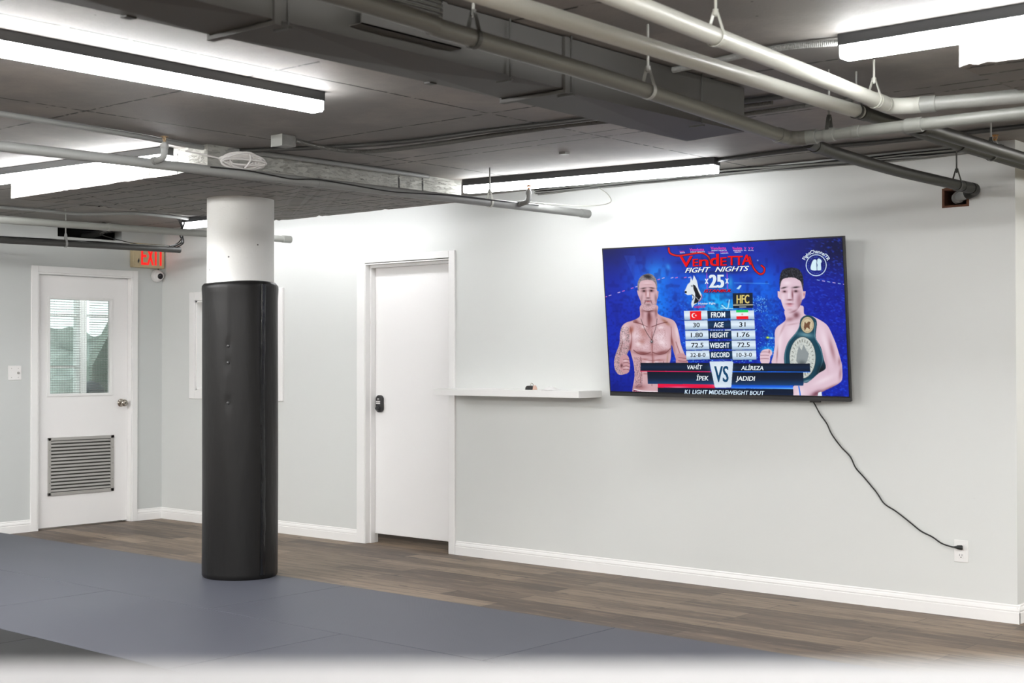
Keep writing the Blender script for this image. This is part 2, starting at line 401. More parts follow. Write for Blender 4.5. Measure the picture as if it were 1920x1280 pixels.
# ---- door_2 (keypad door in the back wall)
D2 = thing('door_2', 'plain white flush door with a black keypad lock, in the long wall', 'door', (2.93, 0.06, 0)); D2['kind'] = 'structure'
b = MB(); b.box(2.425, 2.507, -0.016, 0, 0, 2.094); b.box(3.351, 3.405, -0.016, 0, 0, 2.094); b.box(2.507, 3.351, -0.016, 0, 2.045, 2.094)
b.build('door_casing', M['trim'], D2, bevel=0.003)
b = MB(); b.box(2.507, 2.513, -0.012, 0.12, 0, 2.04); b.box(3.345, 3.351, -0.012, 0.12, 0, 2.04); b.box(2.513, 3.345, -0.012, 0.12, 2.032, 2.04)
b.box(2.513, 2.525, 0.035, 0.078, 0, 2.032); b.box(3.333, 3.345, 0.035, 0.078, 0, 2.032); b.box(2.525, 3.333, 0.035, 0.078, 2.012, 2.032)
b.build('door_frame', M['trim'], D2, bevel=0.0015)
MB().box(2.515, 3.343, 0.08, 0.118, 0.068, 2.028).build('door_leaf', M['doorp'], D2, bevel=0.002)
lk = MB(); out = []
for k in range(40):
    a = 2*PI*k/40; x = 0.032*math.cos(a); z = 0.030*math.sin(a) + (0.033 if math.sin(a) > 0 else -0.033); out.append(Vector((2.583+x, 0.08, 1.018+z)))
lk.prism(out, (0, -0.026, 0), (0, 0.0, 0))
L = lk.build('keypad_lock', M['plastic_b'], D2, bevel=0.004)
b = MB()
for r in range(2):
    for k in range(5): b.box(2.560+k*0.0085, 2.5665+k*0.0085, 0.0515, 0.0535, 1.030-r*0.013, 1.039-r*0.013)
b.build('button', M['plastic'], L, label='small white keypad digits in two rows')
b = MB(); b.box(2.574, 2.589, 0.0515, 0.0535, 1.048, 1.0505); b.box(2.574, 2.589, 0.0515, 0.0535, 1.055, 1.0575); b.box(2.574, 2.577, 0.0515, 0.0535, 1.048, 1.0575); b.box(2.586, 2.589, 0.0515, 0.0535, 1.048, 1.0575)
b.build('lock_emblem', M['plastic'], L)
MB().lathe((2.583, 0.054, 0.985), (0, -1, 0), [(0.017, 0), (0.017, 0.008), (0.011, 0.014), (0.009, 0.026), (0.0, 0.027)]).build('thumb_turn', M['plastic_b'], L)
b = MB(); b.box(2.5125, 2.5145, 0.055, 0.078, 0.955, 1.075)
sp = b.build('strike_plate', simple('worn bronze plate', (0.16, 0.13, 0.11, 1), 0.4, 0.7), D2)
MB().box(2.5144, 2.5152, 0.06, 0.074, 1.0, 1.028).build('latch_hole', M['void'], sp)

# ---- door_1 (exit door in the left wall)
D1 = thing('door_1', 'white exit door with wired glass pane and a grey louvre vent', 'door', (-0.06, -0.73, 0)); D1['kind'] = 'structure'
b = MB(); b.box(0, 0.016, -1.222, -1.166, 0, 2.082); b.box(0, 0.016, -0.30, -0.25, 0, 2.082); b.box(0, 0.016, -1.166, -0.30, 2.03, 2.082)
b.build('door_casing', M['trim'], D1, bevel=0.003)
b = MB(); b.box(-0.12, 0.010, -1.166, -1.154, 0, 2.03); b.box(-0.12, 0.010, -0.312, -0.30, 0, 2.03); b.box(-0.12, 0.010, -1.154, -0.312, 2.018, 2.03)
b.box(-0.12, -0.085, -1.154, -1.135, 0, 2.018); b.box(-0.12, -0.085, -0.331, -0.312, 0, 2.018)
b.build('door_frame', M['trim'], D1, bevel=0.0015)
GY0, GY1, GZ0, GZ1 = -1.035, -0.475, 1.065, 1.832
yl0, yl1 = -1.152, -0.314; xf, xb = -0.042, -0.082
b = MB(); b.box(xb, xf, yl0, GY0, 0.012, 2.014); b.box(xb, xf, GY1, yl1, 0.012, 2.014); b.box(xb, xf, GY0, GY1, 0.012, GZ0); b.box(xb, xf, GY0, GY1, GZ1, 2.014)
leaf = b.build('door_leaf', M['doorp'], D1)
b = MB(); e = 0.016
for (a0, a1, c0, c1) in ((GY0-e, GY0+.006, GZ0-e, GZ1+e), (GY1-.006, GY1+e, GZ0-e, GZ1+e), (GY0, GY1, GZ0-e, GZ0+.006), (GY0, GY1, GZ1-.006, GZ1+e)):
    b.box(xf-.02, xf+0.008, a0, a1, c0, c1)
b.build('glazing_bead', M['trim'], D1, bevel=0.002)
pane = MB().box(-0.064, -0.060, GY0, GY1, GZ0, GZ1).build('glass_pane', M['glass'], D1)
b = MB(); k = GY0+0.012
while k < GY1: b.box(-0.0592, -0.0582, k-.0004, k+.0004, GZ0, GZ1); k += 0.0150
k = GZ0+0.01
while k < GZ1: b.box(-0.0592, -0.0582, GY0, GY1, k-.0004, k+.0004); k += 0.0150
b.build('glass_wire', M['iron'], pane)
# louvre
LY0, LY1, LZ0, LZ1 = -1.045, -0.445, 0.262, 0.722
b = MB(); fwd = 0.024
for (a0, a1, c0, c1) in ((LY0, LY0+fwd, LZ0, LZ1), (LY1-fwd-.006, LY1, LZ0, LZ1), (LY0, LY1, LZ0, LZ0+fwd), (LY0, LY1, LZ1-fwd, LZ1)):
    b.box(xf, xf+0.012, a0, a1, c0, c1)
lv = b.build('louvre_vent', M['louvre'], D1, bevel=0.0015)
b = MB(); n = 15
b.cur = 1; b.box(xf, xf+.0008, LY0+fwd, LY1-fwd, LZ0+fwd, LZ1-fwd); b.cur = 0  # dark plate put in for the shade between the slats
for k in range(n):
    z = LZ0+fwd+0.004+(LZ1-LZ0-2*fwd)*k/n
    q1, q2 = z+.002, z+.0165
    b.hexa([(xf+.0105, LY0+fwd, q1), (xf+.0105, LY1-fwd, q1), (xf+.001, LY1-fwd, q2), (xf+.001, LY0+fwd, q2),
            (xf+.0115, LY0+fwd, q1+.0015), (xf+.0115, LY1-fwd, q1+.0015), (xf+.002, LY1-fwd, q2+.0015), (xf+.002, LY0+fwd, q2+.0015)])
b.build('louvre_slat', [M['louvre'], M['iron']], lv)
b = MB()
for y in (LY0+.012, LY1-.012):
    for z in (LZ0+.1, (LZ0+LZ1)/2, LZ1-.1): b.lathe((xf+.012, y, z), (1, 0, 0), [(0.003, 0), (0.003, .001), (0, .0015)], 8)
b.build('screw', M['iron'], lv)
kb = MB().lathe((xf, -0.375, 0.985), (1, 0, 0), [(0.033, 0), (0.033, 0.004), (0.028, 0.008), (0.013, 0.012), (0.012, 0.030), (0.024, 0.038), (0.029, 0.050), (0.027, 0.060), (0.016, 0.066), (0.0, 0.067)]).build('door_knob', M['steel'], D1)
MB().lathe((xf+.0665, -0.375, 0.985), (1, 0, 0), [(0.007, 0), (0.007, .002), (0, .002)], 12).build('keyhole', M['plastic_b'], kb)

# ---- window_1 (small interior window behind the column)
W1 = thing('window_1', 'white cased interior window partly hidden behind the column', 'window', (0.995, 0.06, 1.46)); W1['kind'] = 'structure'
b = MB(); x0, x1, z0, z1 = 0.401, 1.59, 1.02, 1.90; ox0, ox1, oz0, oz1 = 0.47, 1.52, 1.09, 1.83
b.box(x0, ox0, -0.018, 0, z0, z1); b.box(ox1, x1, -0.018, 0, z0, z1); b.box(ox0, ox1, -0.018, 0, z0, oz0); b.box(ox0, ox1, -0.018, 0, oz1, z1)
b.build('window_casing', M['trim'], W1, bevel=0.003)
b = MB(); b.box(ox0, ox0+.014, 0, 0.12, oz0, oz1); b.box(ox1-.014, ox1, 0, 0.12, oz0, oz1); b.box(ox0, ox1, 0, 0.12, oz0, oz0+.014); b.box(ox0, ox1, 0, 0.12, oz1-.014, oz1)
b.build('window_frame', M['trim'], W1)
b = MB(); q = 0.05
b.box(ox0+.014, ox0+q, .05, .08, oz0+.014, oz1-.014); b.box(ox1-q, ox1-.014, .05, .08, oz0+.014, oz1-.014); b.box(ox0+q, ox1-q, .05, .08, oz0+.014, oz0+q); b.box(ox0+q, ox1-q, .05, .08, oz1-q, oz1-.014); b.box(0.98, 1.01, .05, .08, oz0+q, oz1-q)
b.build('sash', M['trim'], W1, bevel=0.002)
MB().box(ox0+q, ox1-q, .064, .067, oz0+q, oz1-q).build('glass_pane', M['glass'], W1)
b = MB()
for k in range(44):
    z = oz1-.06-k*.0155; b.hexa([(ox0+.03, .10, z), (ox1-.03, .10, z), (ox1-.03, .118, z+.009), (ox0+.03, .118, z+.009), (ox0+.03, .10, z+.001), (ox1-.03, .10, z+.001), (ox1-.03, .118, z+.010), (ox0+.03, .118, z+.010)])
b.build('blind_slat', M['trim'], W1, label='white closed blind slats')

# ---- glazing of the vestibule and what stands outside
W2 = thing('window_2', 'large white framed vestibule window with blinds, seen through the exit door pane', 'window', (-2.35, -0.2, 1.3)); W2['kind'] = 'structure'
b = MB(); b.box(-2.40, -2.30, -1.75, 1.35, 0.35, 0.41); b.box(-2.40, -2.30, -1.75, 1.35, 2.14, 2.2); b.box(-2.40, -2.30, -1.75, -1.69, .41, 2.14)
b.box(-2.40, -2.30, 1.29, 1.35, .41, 2.14); b.box(-2.40, -2.29, 0.642, 0.726, .41, 2.14); b.box(-2.38, -2.34, -1.69, 1.29, 1.775, 1.80); b.box(-2.38, -2.34, -1.69, 0.642, 1.262, 1.285)
b.build('window_frame', M['trim'], W2, bevel=0.004)
MB().box(-2.352, -2.348, -1.69, 1.29, .41, 2.14).build('glass_pane', M['glass'], W2)
b = MB(); k = 0
while 0.42+k*0.024 < 2.13:
    z = 0.42+k*0.024
    for ya, yb in ((-1.68, 0.635), (0.733, 1.28)):
        b.hexa([(-2.27, ya, z), (-2.27, yb, z), (-2.250, yb, z+.005), (-2.250, ya, z+.005), (-2.27, ya, z+.001), (-2.27, yb, z+.001), (-2.250, yb, z+.006), (-2.250, ya, z+.006)])
    k += 1
b.build('blind_slat', M['louvre'], W2)
o = MB().box(-9, -2.4, -6, 8, -0.12, -0.02).build('ground', M['ground'], kind='structure')
o = MB().prism([Vector((0, 1.145, 0)), Vector((0, 3.2, 0)), Vector((0, 3.2, 3.9)), Vector((0, 2.6, 3.72)), Vector((0, 1.145, 1.28))], (-3.0, 0, 0), (-2.85, 0, 0)).build('stair_wall', M['stairgreen'])
tag(o, 'pale green sloping stair wall outside, seen through the exit door pane', 'wall')
b = MB(); b.lathe((-2.68, 1.02, -0.02), (0, 0, 1), [(0.11, 0), (0.125, 0.5), (0.135, 1.0), (0.145, 1.02), (0.14, 1.06), (0.09, 1.13), (0, 1.15)])
o = b.build('rubbish_bin', M['carblue']); tag(o, 'dark domed bin standing outside, low in the exit door pane', 'bin')
b = MB(); V = []; F = []
ny, nz = 40, 12
for i in range(ny):
    for j in range(nz): V.append((-6.2+random.uniform(-.15, .15), -3.5+8*i/(ny-1), -0.02+1.75*j/(nz-1)+(random.uniform(-.1, .1) if j else 0)))
for i in range(ny-1):
    for j in range(nz-1): F.append((i*nz+j, (i+1)*nz+j, (i+1)*nz+j+1, i*nz+j+1))
V2 = [(p[0]-0.5, p[1], p[2]) for p in V]; b.add(V+V2, F+[tuple(i+len(V) for i in reversed(f)) for f in F])
o = b.build('hedge', M['hedge']); tag(o, 'muted green hedge far outside, behind the vestibule blinds', 'hedge')

# ------------------------------------------------------------------ mats
def gym_mat(x0, x1, y0, y1, mat, label, group):
    cx, cy = (x0+x1)/2, (y0+y1)/2
    b = MB().box(x0+.0012, x1-.0012, y0+.0012, y1-.0012, 0, 0.02)
    o = b.build('gym_mat', mat, loc=(cx, cy, 0), bevel=0.003); tag(o, label, 'mat', group); return o
R1, R2, R3, R4 = -1.478, -2.463, -3.455, -4.44
GR = 'slate grey mats on the gym floor'; GB = 'charcoal mats on the gym floor'
W_ = 1.95
lab1 = ['long slate grey mat by the exit door, black padded column stands on its right part',
        'slate grey mat in the farthest row, right of the padded column', 'slate grey mat in the farthest row, ending under the hanging television cord', 'slate grey mat at the far right end of the farthest row']
for k in range(4): x0 = 3.903+(k-1)*W_; gym_mat(x0 if k else 0.02, x0+W_, R2, R1, M['mat_g'], lab1[k], GR)
lab2 = ['slate grey mat at the left edge of the photo, second row from the wall', 'slate grey mat in the second row, in front of the padded column',
        'slate grey mat in the second row, at the bottom middle of the photo', 'slate grey mat in the second row, mostly hidden by the white ledge']
for k in range(4): x0 = 2.993-W_+k*W_; gym_mat(x0, x0+W_, R3, R2, M['mat_g'], lab2[k], GR)
gym_mat(1.95, 3.9, R4, R3, M['mat_b'], 'charcoal mat at the bottom left corner of the photo', GB)
gym_mat(3.9, 5.85, R4, R3, M['mat_b'], 'charcoal mat beside the corner one, largely behind the white ledge', GB)
gym_mat(5.85, 7.8, R4, R3, M['mat_b'], 'charcoal mat hidden behind the blurred white ledge', GB)

# ------------------------------------------------------------------ column and its padding
CX, CY = 3.114, -1.628
MB().lathe((CX, CY, 0.02), (0, 0, 1), [(0.203, 0), (0.203, ZP-0.02+0.004)], 64).build('column', M['column'], kind='structure')
b = MB(); n = 96; prof = [(0.008, 0.0), (0.0, 0.012), (0, 0.03)] + [(0, 0.03+k*(1.785-0.06)/60) for k in range(1, 61)] + [(0.002, 1.772), (0.014, 1.787), (0.022, 1.789)]
dirc = math.atan2(CAMP.y-CY, CAMP.x-CX)
V = []
for d, h in prof:
    for k in range(n):
        a = 2*PI*k/n; rel = (a-dirc+PI) % (2*PI)-PI; z = h+0.02
        r = 0.2275-d + 0.0035*math.sin(2*a+1) + 0.0015*math.sin(7*a+z*3)
        r += 0.006*math.exp(-((rel+0.35)/0.035)**2)*(0.6+0.4*math.sin(z*5))        # seam ridge
        r += 0.004*math.exp(-((z-1.79)/0.05)**2)
        for zb in (1.42, 1.32, 1.08):
            r -= 0.009*math.exp(-((rel+0.33)/0.06)**2-((z-zb)/0.035)**2)
        r -= 0.005*math.exp(-((rel-0.62)/0.05)**2)
        V.append((CX+r*math.cos(a), CY+r*math.sin(a), z+(0.006*math.sin(a*2+2) if h > 1.7 else 0)))
m_ = len(prof)
F = [(i*n+k, i*n+(k+1) % n, (i+1)*n+(k+1) % n, (i+1)*n+k) for i in range(m_-1) for k in range(n)]
b.add(V, F, True)
pad = b.build('column_padding', M['vinyl'], loc=(CX, CY, 0.02)); tag(pad, 'black vinyl padding wrapped round the lower part of the white column', 'column padding')
# overlapping edge closed with shiny tape, and buttons
b = MB(); n1 = 70; V = []
for i in range(n1):
    z = 0.045+i*(1.80-0.05)/(n1-1)
    for a_, dr in ((0.55, .0035), (0.585, 0.0065), (0.66, 0.0065), (0.70, .0035)):
        a = dirc+a_+0.012*math.sin(z*4)+0.004*math.sin(z*23); r = 0.2275+dr+0.0012*math.sin(z*31+a_*40)
        V.append((CX+r*math.cos(a), CY+r*math.sin(a), z))
b.add(V, [(i*4+k, i*4+k+1, (i+1)*4+k+1, (i+1)*4+k) for i in range(n1-1) for k in range(3)], True)
b.build('tape_strip', M['tape'], pad, label='glossy black tape down the overlap')
for zb, rel in ((1.42, -.33), (1.32, -.33), (1.08, -.33), (1.70, .56)):
    a = dirc+rel; dv = Vector((math.cos(a), math.sin(a), 0))
    MB().lathe(Vector((CX, CY, zb))+dv*0.219, dv, [(0.010, 0), (0.009, 0.005), (0, 0.008)], 14).build('rivet', M['plastic_b'], pad)

# ------------------------------------------------------------------ linear ceiling lights
def linear_light(length, label, center, rotz, group='black linear ceiling lights', lamp='diffuser'):
    t = thing('ceiling_light', label, 'ceiling light', (0, 0, 0), group)
    h = length/2; wd = 0.0375
    b = MB(); b.box(-h, h, -wd, wd, -0.040, 0)
    b.build('housing', M['black'], t, bevel=0.002)
    prof = [(-wd+.001, -0.040), (wd-.001, -0.040), (wd-.001, -0.072), (wd-.007, -0.083), (-wd+.007, -0.083), (-wd+.001, -0.072)]
    b = MB(); b.prism([Vector((0, y, z)) for y, z in prof], (-h+.004, 0, 0), (h-.004, 0, 0)); b.build('diffuser', M[lamp], t)
    for s in (-1, 1):
        b = MB(); b.box(s*h-.003, s*h+.003, -wd, wd, -0.042, 0); b.build('end_cap', M['black'], t)
    t.location = center; t.rotation_euler = (0, 0, rotz); return t
proto = linear_light(2.44, 'big lit black linear light at the upper left, running towards the wall', (5.53, -3.13-1.22, ZC), PI/2)
def copy_light(center, rotz, label):
    r = proto.copy(); COL.objects.link(r); r.location = center; r.rotation_euler = (0, 0, rotz); r['label'] = label
    for ch in proto.children:
        c = ch.copy(); c.parent = r; COL.objects.link(c)
    return r
aB = math.atan2(0.13, 1.40); ux, uy = math.cos(aB), math.sin(aB)
copy_light((3.82-1.22*ux-uy*.0375, -2.70-1.22*uy+.0375, ZC), aB, 'lit linear light at the left edge, right beside the white concrete panel face')
copy_light((7.67+1.22, -2.62, ZC), 0, 'lit linear light at the upper right corner, above the crossing pipes')
linear_light(2.44, 'small far lit light showing just left of the column top', (0.90+1.22, -0.42, ZC), 0, lamp='diffuser_wall')
aC = math.atan2(0.21, 1.68)
linear_light(1.70, 'lit linear light along the top of the back wall, left of the television', (4.952, -0.558, ZC), aC, lamp='diffuser_mid')
copy_light((-1.2, 0.2, ZC), PI/2, 'added unseen linear fill light, in the vestibule')  # unseen lamp added to brighten the vestibule window frame
linear_light(1.2, 'added unseen linear fill light, in the room behind the long wall', (2.6, 1.6, ZC), 0)  # unseen lamp added so the floor under the door looks lit
hid = [((5.53, -7.4, ZC), PI/2), ((2.3, -4.5, ZC), 0), ((8.9, -5.0, ZC), 0), ((12.3, -2.62, ZC), 0), ((12.3, -5.4, ZC), 0), ((9.2, -8.6, ZC), 0), ((13.2, -8.8, ZC), 0), ((2.2, -8.6, ZC), 0), ((4.6, -8.6, ZC), 0), ((10.5, -11.2, ZC), 0)]  # unseen lamps added as fill, brighter than the visible ones
hidp = linear_light(2.44, 'added unseen linear fill light, over the rest of the gym', hid[0][0], hid[0][1], lamp='diffuser_fill'); proto = hidp
for c_, r_ in hid[1:]: copy_light(c_, r_, 'added unseen linear fill light, over the rest of the gym')
copy_light((9.6, 0.35, ZC), 0, 'added unseen linear fill light, past the end of the back wall')  # one more added fill lamp, out of view

# ------------------------------------------------------------------ pipes
def pipe(name, pts, r, mat, label, cat='pipe', group='pipes under the ceiling', couplings=(), n=22, smooth_k=10):
    P = catmull(pts, smooth_k) if len(pts) > 2 else [Vector(p) for p in pts]
    t = MB().tube(P, r, n).build(name, mat, loc=tuple(pts[0])); tag(t, label, cat, group)
    for a, b_, k in couplings:                # sleeves along the pipe
        bb = MB(); a, b_ = Vector(a), Vector(b_)
        d = (b_-a).normalized()
        bb.tube([a, a+d*.003, a+d*.004, b_-d*.004, b_-d*.003, b_], [r*(k*.97), r*k, r*k, r*k, r*k, r*(k*.97)], n)
        bb.build('coupling', mat, t)
    return t
def along(p, q, t): return Vector(p)+(Vector(q)-Vector(p))*t

# two pale waste pipes and the olive one, running towards the wall
A0, A1 = Vector((8.071, -9.0, 2.315)), Vector((7.572, -2.10, 2.303))
pa = pipe('pipe', [A0, A1], 0.0275, M['pipe_l'], 'thick pale grey pipe entering at the top, uppermost of the parallel ones', couplings=[(along(A0, A1, .988), A1, 1.13)])
# elbow of this pipe
el = catmull([A1, A1+Vector((-.004, .04, 0)), Vector((7.595, -2.022, 2.303)), Vector((7.64, -1.998, 2.303)), Vector((7.675, -1.996, 2.303))], 6)
MB().tube(el, 0.031, 20).build('elbow', M['pipe_l'], pa)
B0, B1 = Vector((7.66, -1.996, 2.303)), Vector((10.5, -1.75, 2.303))
B1 = Vector((7.666, -1.993, 2.303))+(Vector((8.033, -1.915, 2.303))-Vector((7.666, -1.993, 2.303)))*7
B0 = Vector((7.666, -1.993, 2.303))
pipe('pipe', [B0, along(B0, B1, .5)], 0.0265, M['pipe_m'], 'pale grey pipe leaving the elbow to the right edge, under the bright corner light', couplings=[(B0, B0+(B1-B0).normalized()*.06, 1.2)])
C0 = Vector((7.478, -4.6, 2.297)); C1 = Vector((7.43, -2.3, 2.30)); C2 = Vector((7.40, -0.8, 2.295)); C3 = Vector((7.40, 1.05, 2.29))
CM = Vector((7.432, -2.02, 2.30))
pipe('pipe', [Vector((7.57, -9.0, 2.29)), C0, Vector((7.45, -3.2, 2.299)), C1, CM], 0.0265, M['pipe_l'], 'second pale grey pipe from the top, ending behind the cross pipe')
pipe('pipe', [CM, Vector((7.412, -1.4, 2.298)), C2, C3], 0.026, M['pipe_s'], 'pale pipe continued behind the cross pipe, painted dark for shade, upper of two', couplings=[(CM, CM+Vector((-.002, .05, 0)), 1.15), (Vector((7.406, -1.0, 2.296)), Vector((7.405, -.96, 2.296)), 1.12)])  # same pale pipe carried on, its shade put into a darker paint
E0 = Vector((7.29, -4.75, 2.262)); E1 = Vector((7.266, -4.19, 2.25)); E2 = Vector((7.256, -3.42, 2.236)); E3 = Vector((7.218, -2.24, 2.20))
po = pipe('pipe', [Vector((7.39, -9.0, 2.30)), E0, E1, E2, E3], 0.0265, M['pipe_o'], 'olive grey pipe in front of the duct side, lowest of the parallel ones', couplings=[(E3-Vector((-.001, .045, -.001)), E3, 1.14)])
el = catmull([E3, Vector((7.217, -2.20, 2.199)), Vector((7.235, -2.165, 2.199)), Vector((7.275, -2.155, 2.199))], 6)
MB().tube(el, 0.0295, 20).build('elbow', M['pipe_o'], po)
G0, G1 = Vector((7.27, -2.155, 2.20)), Vector((9.6, -2.12, 2.20))
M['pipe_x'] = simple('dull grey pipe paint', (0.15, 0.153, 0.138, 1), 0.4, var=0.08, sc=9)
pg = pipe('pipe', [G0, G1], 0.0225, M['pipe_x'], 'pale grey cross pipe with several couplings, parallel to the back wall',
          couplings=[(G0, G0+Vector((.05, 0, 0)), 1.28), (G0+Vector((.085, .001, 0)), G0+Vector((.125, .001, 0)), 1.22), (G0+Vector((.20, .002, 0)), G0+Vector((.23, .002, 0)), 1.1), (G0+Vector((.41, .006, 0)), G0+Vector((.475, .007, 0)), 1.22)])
# branch from the olive elbow to the hole in the wall
H0 = Vector((7.25, -2.10, 2.193)); H1 = Vector((7.16, -1.60, 2.200)); H2 = Vector((7.115, -1.0, 2.203)); H3 = Vector((7.108, -0.14, 2.207))
ph = pipe('pipe', [H0, Vector((7.20, -1.9, 2.197)), H1, H2, Vector((7.11, -.5, 2.205)), H3], 0.026, M['pipe_s'], 'dark olive pipe running down to the brown hole in the wall, right of the television',
          couplings=[(Vector((7.222, -2.0, 2.194)), Vector((7.205, -1.93, 2.196)), 1.12), (Vector((7.108, -.26, 2.206)), Vector((7.108, -.16, 2.207)), 1.1)])
el = catmull([H3, Vector((7.108, -.098, 2.206)), Vector((7.09, -.066, 2.200)), Vector((7.05, -.048, 2.19))], 6)
MB().tube(el, 0.029, 20).build('elbow', M['pipe_s'], ph)
MB().tube([Vector((7.06, -.052, 2.193)), Vector((6.97, 0.02, 2.182)), Vector((6.95, 0.11, 2.18))], 0.025, 20).build('wall_stub', M['pipe_g'], ph)
MB().tube([Vector((6.985, 0.0, 2.184)), Vector((6.965, 0.03, 2.181))], 0.031, 20).build('collar', M['pipe_g'], ph)
I0 = Vector((7.72, -2.11, 2.20)); I1 = Vector((7.70, 1.05, 2.195))
pipe('pipe', [I0, I1], 0.026, M['pipe_s'], 'dark pipe leaving the cross pipe tee towards the right edge', couplings=[(I0, I0+Vector((0, .05, 0)), 1.15)])

# sprinkler branch lines
S0 = Vector((4.330, -5.0, 2.25)); S1 = Vector((4.636, -0.105, 2.25))
ps = pipe('sprinkler_pipe', [S0, S1], 0.0235, M['pipe_g'], 'long grey sprinkler pipe passing in front of the column top, capped near the wall', 'sprinkler pipe', 'sprinkler branch pipes',
          couplings=[(along(S0, S1, .565), along(S0, S1, .572), 1.1), (along(S0, S1, .985), S1, 1.14)])
T0 = Vector((1.17, -5.0, 2.25)); T1 = Vector((1.822, -0.134, 2.25))
pt = pipe('sprinkler_pipe', [T0, T1], 0.0245, M['pipe_m'], 'pale grey sprinkler pipe at the far left, passing behind the column', 'sprinkler pipe', 'sprinkler branch pipes',
          couplings=[(along(T0, T1, .70), along(T0, T1, .704), 1.15), (along(T0, T1, .985), T1, 1.15)])
U0 = Vector((0.13, -5.0, 2.2)); U1 = Vector((0.885, -0.46, 2.2))
pu = pipe('black_pipe', [U0, U1], 0.023, M['pipe_d'], 'dark pipe over the exit door, crossing the top of the exit sign', 'pipe', None)
for k in range(3):                       # cables lying on it
    a = along(U0, U1, .35); P = [along(U0, U1, .35+.64*i/14)+Vector((random.uniform(-.012, .012), 0, .023+random.uniform(0, .008))) for i in range(15)]
    MB().tube(catmull(P, 3), 0.0028, 5).build('cable', M['blackrub'] if k < 2 else M['rod'], pu)

def sprinkler(base, side, label, metal, up=0.14):
    t = thing('sprinkler', label, 'sprinkler', base, 'upright sprinkler heads'); o = Vector(base); s = Vector(side).normalized()
    P = catmull([o, o+s*.045, o+s*.066+Vector((0,0,.006)), o+s*.075+Vector((0,0,.028)), o+s*.075+Vector((0,0,.05))], 5)
    MB().tube(P, 0.0155, 16).build('elbow', M['pipe_g'], t)
    MB().tube([o, o+s*.02], 0.019, 16).build('collar', M['pipe_g'], t)
    c = o+s*.075+Vector((0, 0, .045)); h = up-.055
    MB().lathe(c, (0,0,1), [(0.0185, 0), (0.0185, .02), (0.013, .021), (0.012, .03)], 12).build('nut', M['pipe_g'], t)
    b = MB(); b.tube([c+Vector((0,0,.028)), c+Vector((.011, 0, .045)), c+Vector((.009, 0, h-.008)), c+Vector((0,0,h))], .0028, 6)
    b.tube([c+Vector((0,0,.028)), c+Vector((-.011, 0, .045)), c+Vector((-.009, 0, h-.008)), c+Vector((0,0,h))], .0028, 6)
    b.lathe(c+Vector((0,0,.026)), (0,0,1), [(.009, 0), (.007, .012), (0, .014)], 10); b.tube([c+Vector((0,0,.04)), c+Vector((0,0,h-.004))], .0022, 6)
    b.build('frame_arm', metal, t)
    MB().lathe(c+Vector((0,0,h-.002)), (0,0,1), [(.004, 0), (.012, .002), (.019, -.002), (.0185, .0005), (.004, .005), (0, .006)], 16).build('deflector', metal, t)
    return t
q = along(S0, S1, .368)+Vector((.012, 0, .010)); sprinkler(q, (.9, .15, .1), 'rusty upright sprinkler on the long grey pipe, left of the white cable coil', simple('rusty brass', (0.38, 0.27, 0.16, 1), .45, .6, var=.3, sc=60), .112)
q = along(S0, S1, .868)+Vector((.012, 0, .008)); sprinkler(q, (.95, .1, .1), 'brass upright sprinkler near the capped end of the grey pipe', M['copper'], .108)
q = Vector((7.40, -0.42, 2.318)); sprinkler(q, (-.5, .2, 0), 'brass upright sprinkler at the upper right, behind the dark pipe', M['brass'], .115)

# hangers
def hanger(p, r, ax, label, mat=None, rodmat=None, top=None):
    p = Vector(p); ax = Vector(ax).normalized(); s = ax.cross(Vector((0,0,1))).normalized(); mat = mat or M['iron']
    top = ZC if top is None else top
    t = thing('pipe_hanger', label, 'pipe hanger', (p.x, p.y, top), 'pipe hangers')
    apex = p+Vector((0, 0, r+0.045)); R = r+.002
    pts = [apex-Vector((0,0,.0))+s*.006]
    for a in range(40, -221, -20): pts.append(p+s*R*math.cos(math.radians(a))+Vector((0,0,R*math.sin(math.radians(a)))))
    pts.append(apex-s*.006); V = []
    for q_ in pts:
        d = (q_-p); d = Vector((0,0,1)) if d.length < 1e-6 else d.normalized()
        for ww, hh in ((-.008, 0), (.008, 0), (.008, .0025), (-.008, .0025)): V.append(q_+ax*ww+d*hh)
    N = len(pts); F = [(i*4+k, i*4+(k+1) % 4, (i+1)*4+(k+1) % 4, (i+1)*4+k) for i in range(N-1) for k in range(4)]
    b = MB(); b.add(V, F, False); b.build('clevis_ring', mat, t)
    b = MB(); b.cyl(apex-Vector((0,0,.012)), Vector((p.x, p.y, top)), .0042, 8); b.build('rod', rodmat or M['rod'], t)
    b = MB(); b.cyl(apex-Vector((0,0,.008)), apex+Vector((0,0,.010)), .0085, 6); b.build('nut', mat, t)
    return t
dA = A1-A0
hanger(A0+dA*((-2.2-A0.y)/dA.y), .0275, dA, 'pale hanger holding the thick pale pipe beside its elbow', M['pipe_l'], M['pipe_l'])
hanger(A0+dA*((-3.44-A0.y)/dA.y), .0275, dA, 'pale hanger on the thick pale pipe at the top edge of the photo', M['pipe_l'], M['pipe_l'])
hanger((7.432, -2.05, 2.30), .0265, C1-C0, 'thin rod hanger on the second pale pipe, near the pipe crossing')
hanger((7.254, -3.20, 2.2315), .0265, E2-E1, 'dark hanger on the olive pipe in front of the duct, above the television', M['rod'], M['rod'])
hanger((7.265, -4.08, 2.2485), .0265, E2-E1, 'dark hanger on the olive pipe beside the duct grille')
hanger((7.108, -.32, 2.2062), .026, (0, 1, 0), 'dark hanger on the pipe that enters the brown wall hole', M['iron'], M['iron'])
hanger(G0+Vector((.10, .001, 0)), .0225, (1, 0, 0), 'thin rod hanger at the left end of the cross pipe', M['iron'])
hanger(along(S0, S1, .822), .0235, S1-S0, 'light hanger on the sprinkler pipe, below the wall light', M['pipe_l'], M['rod'])
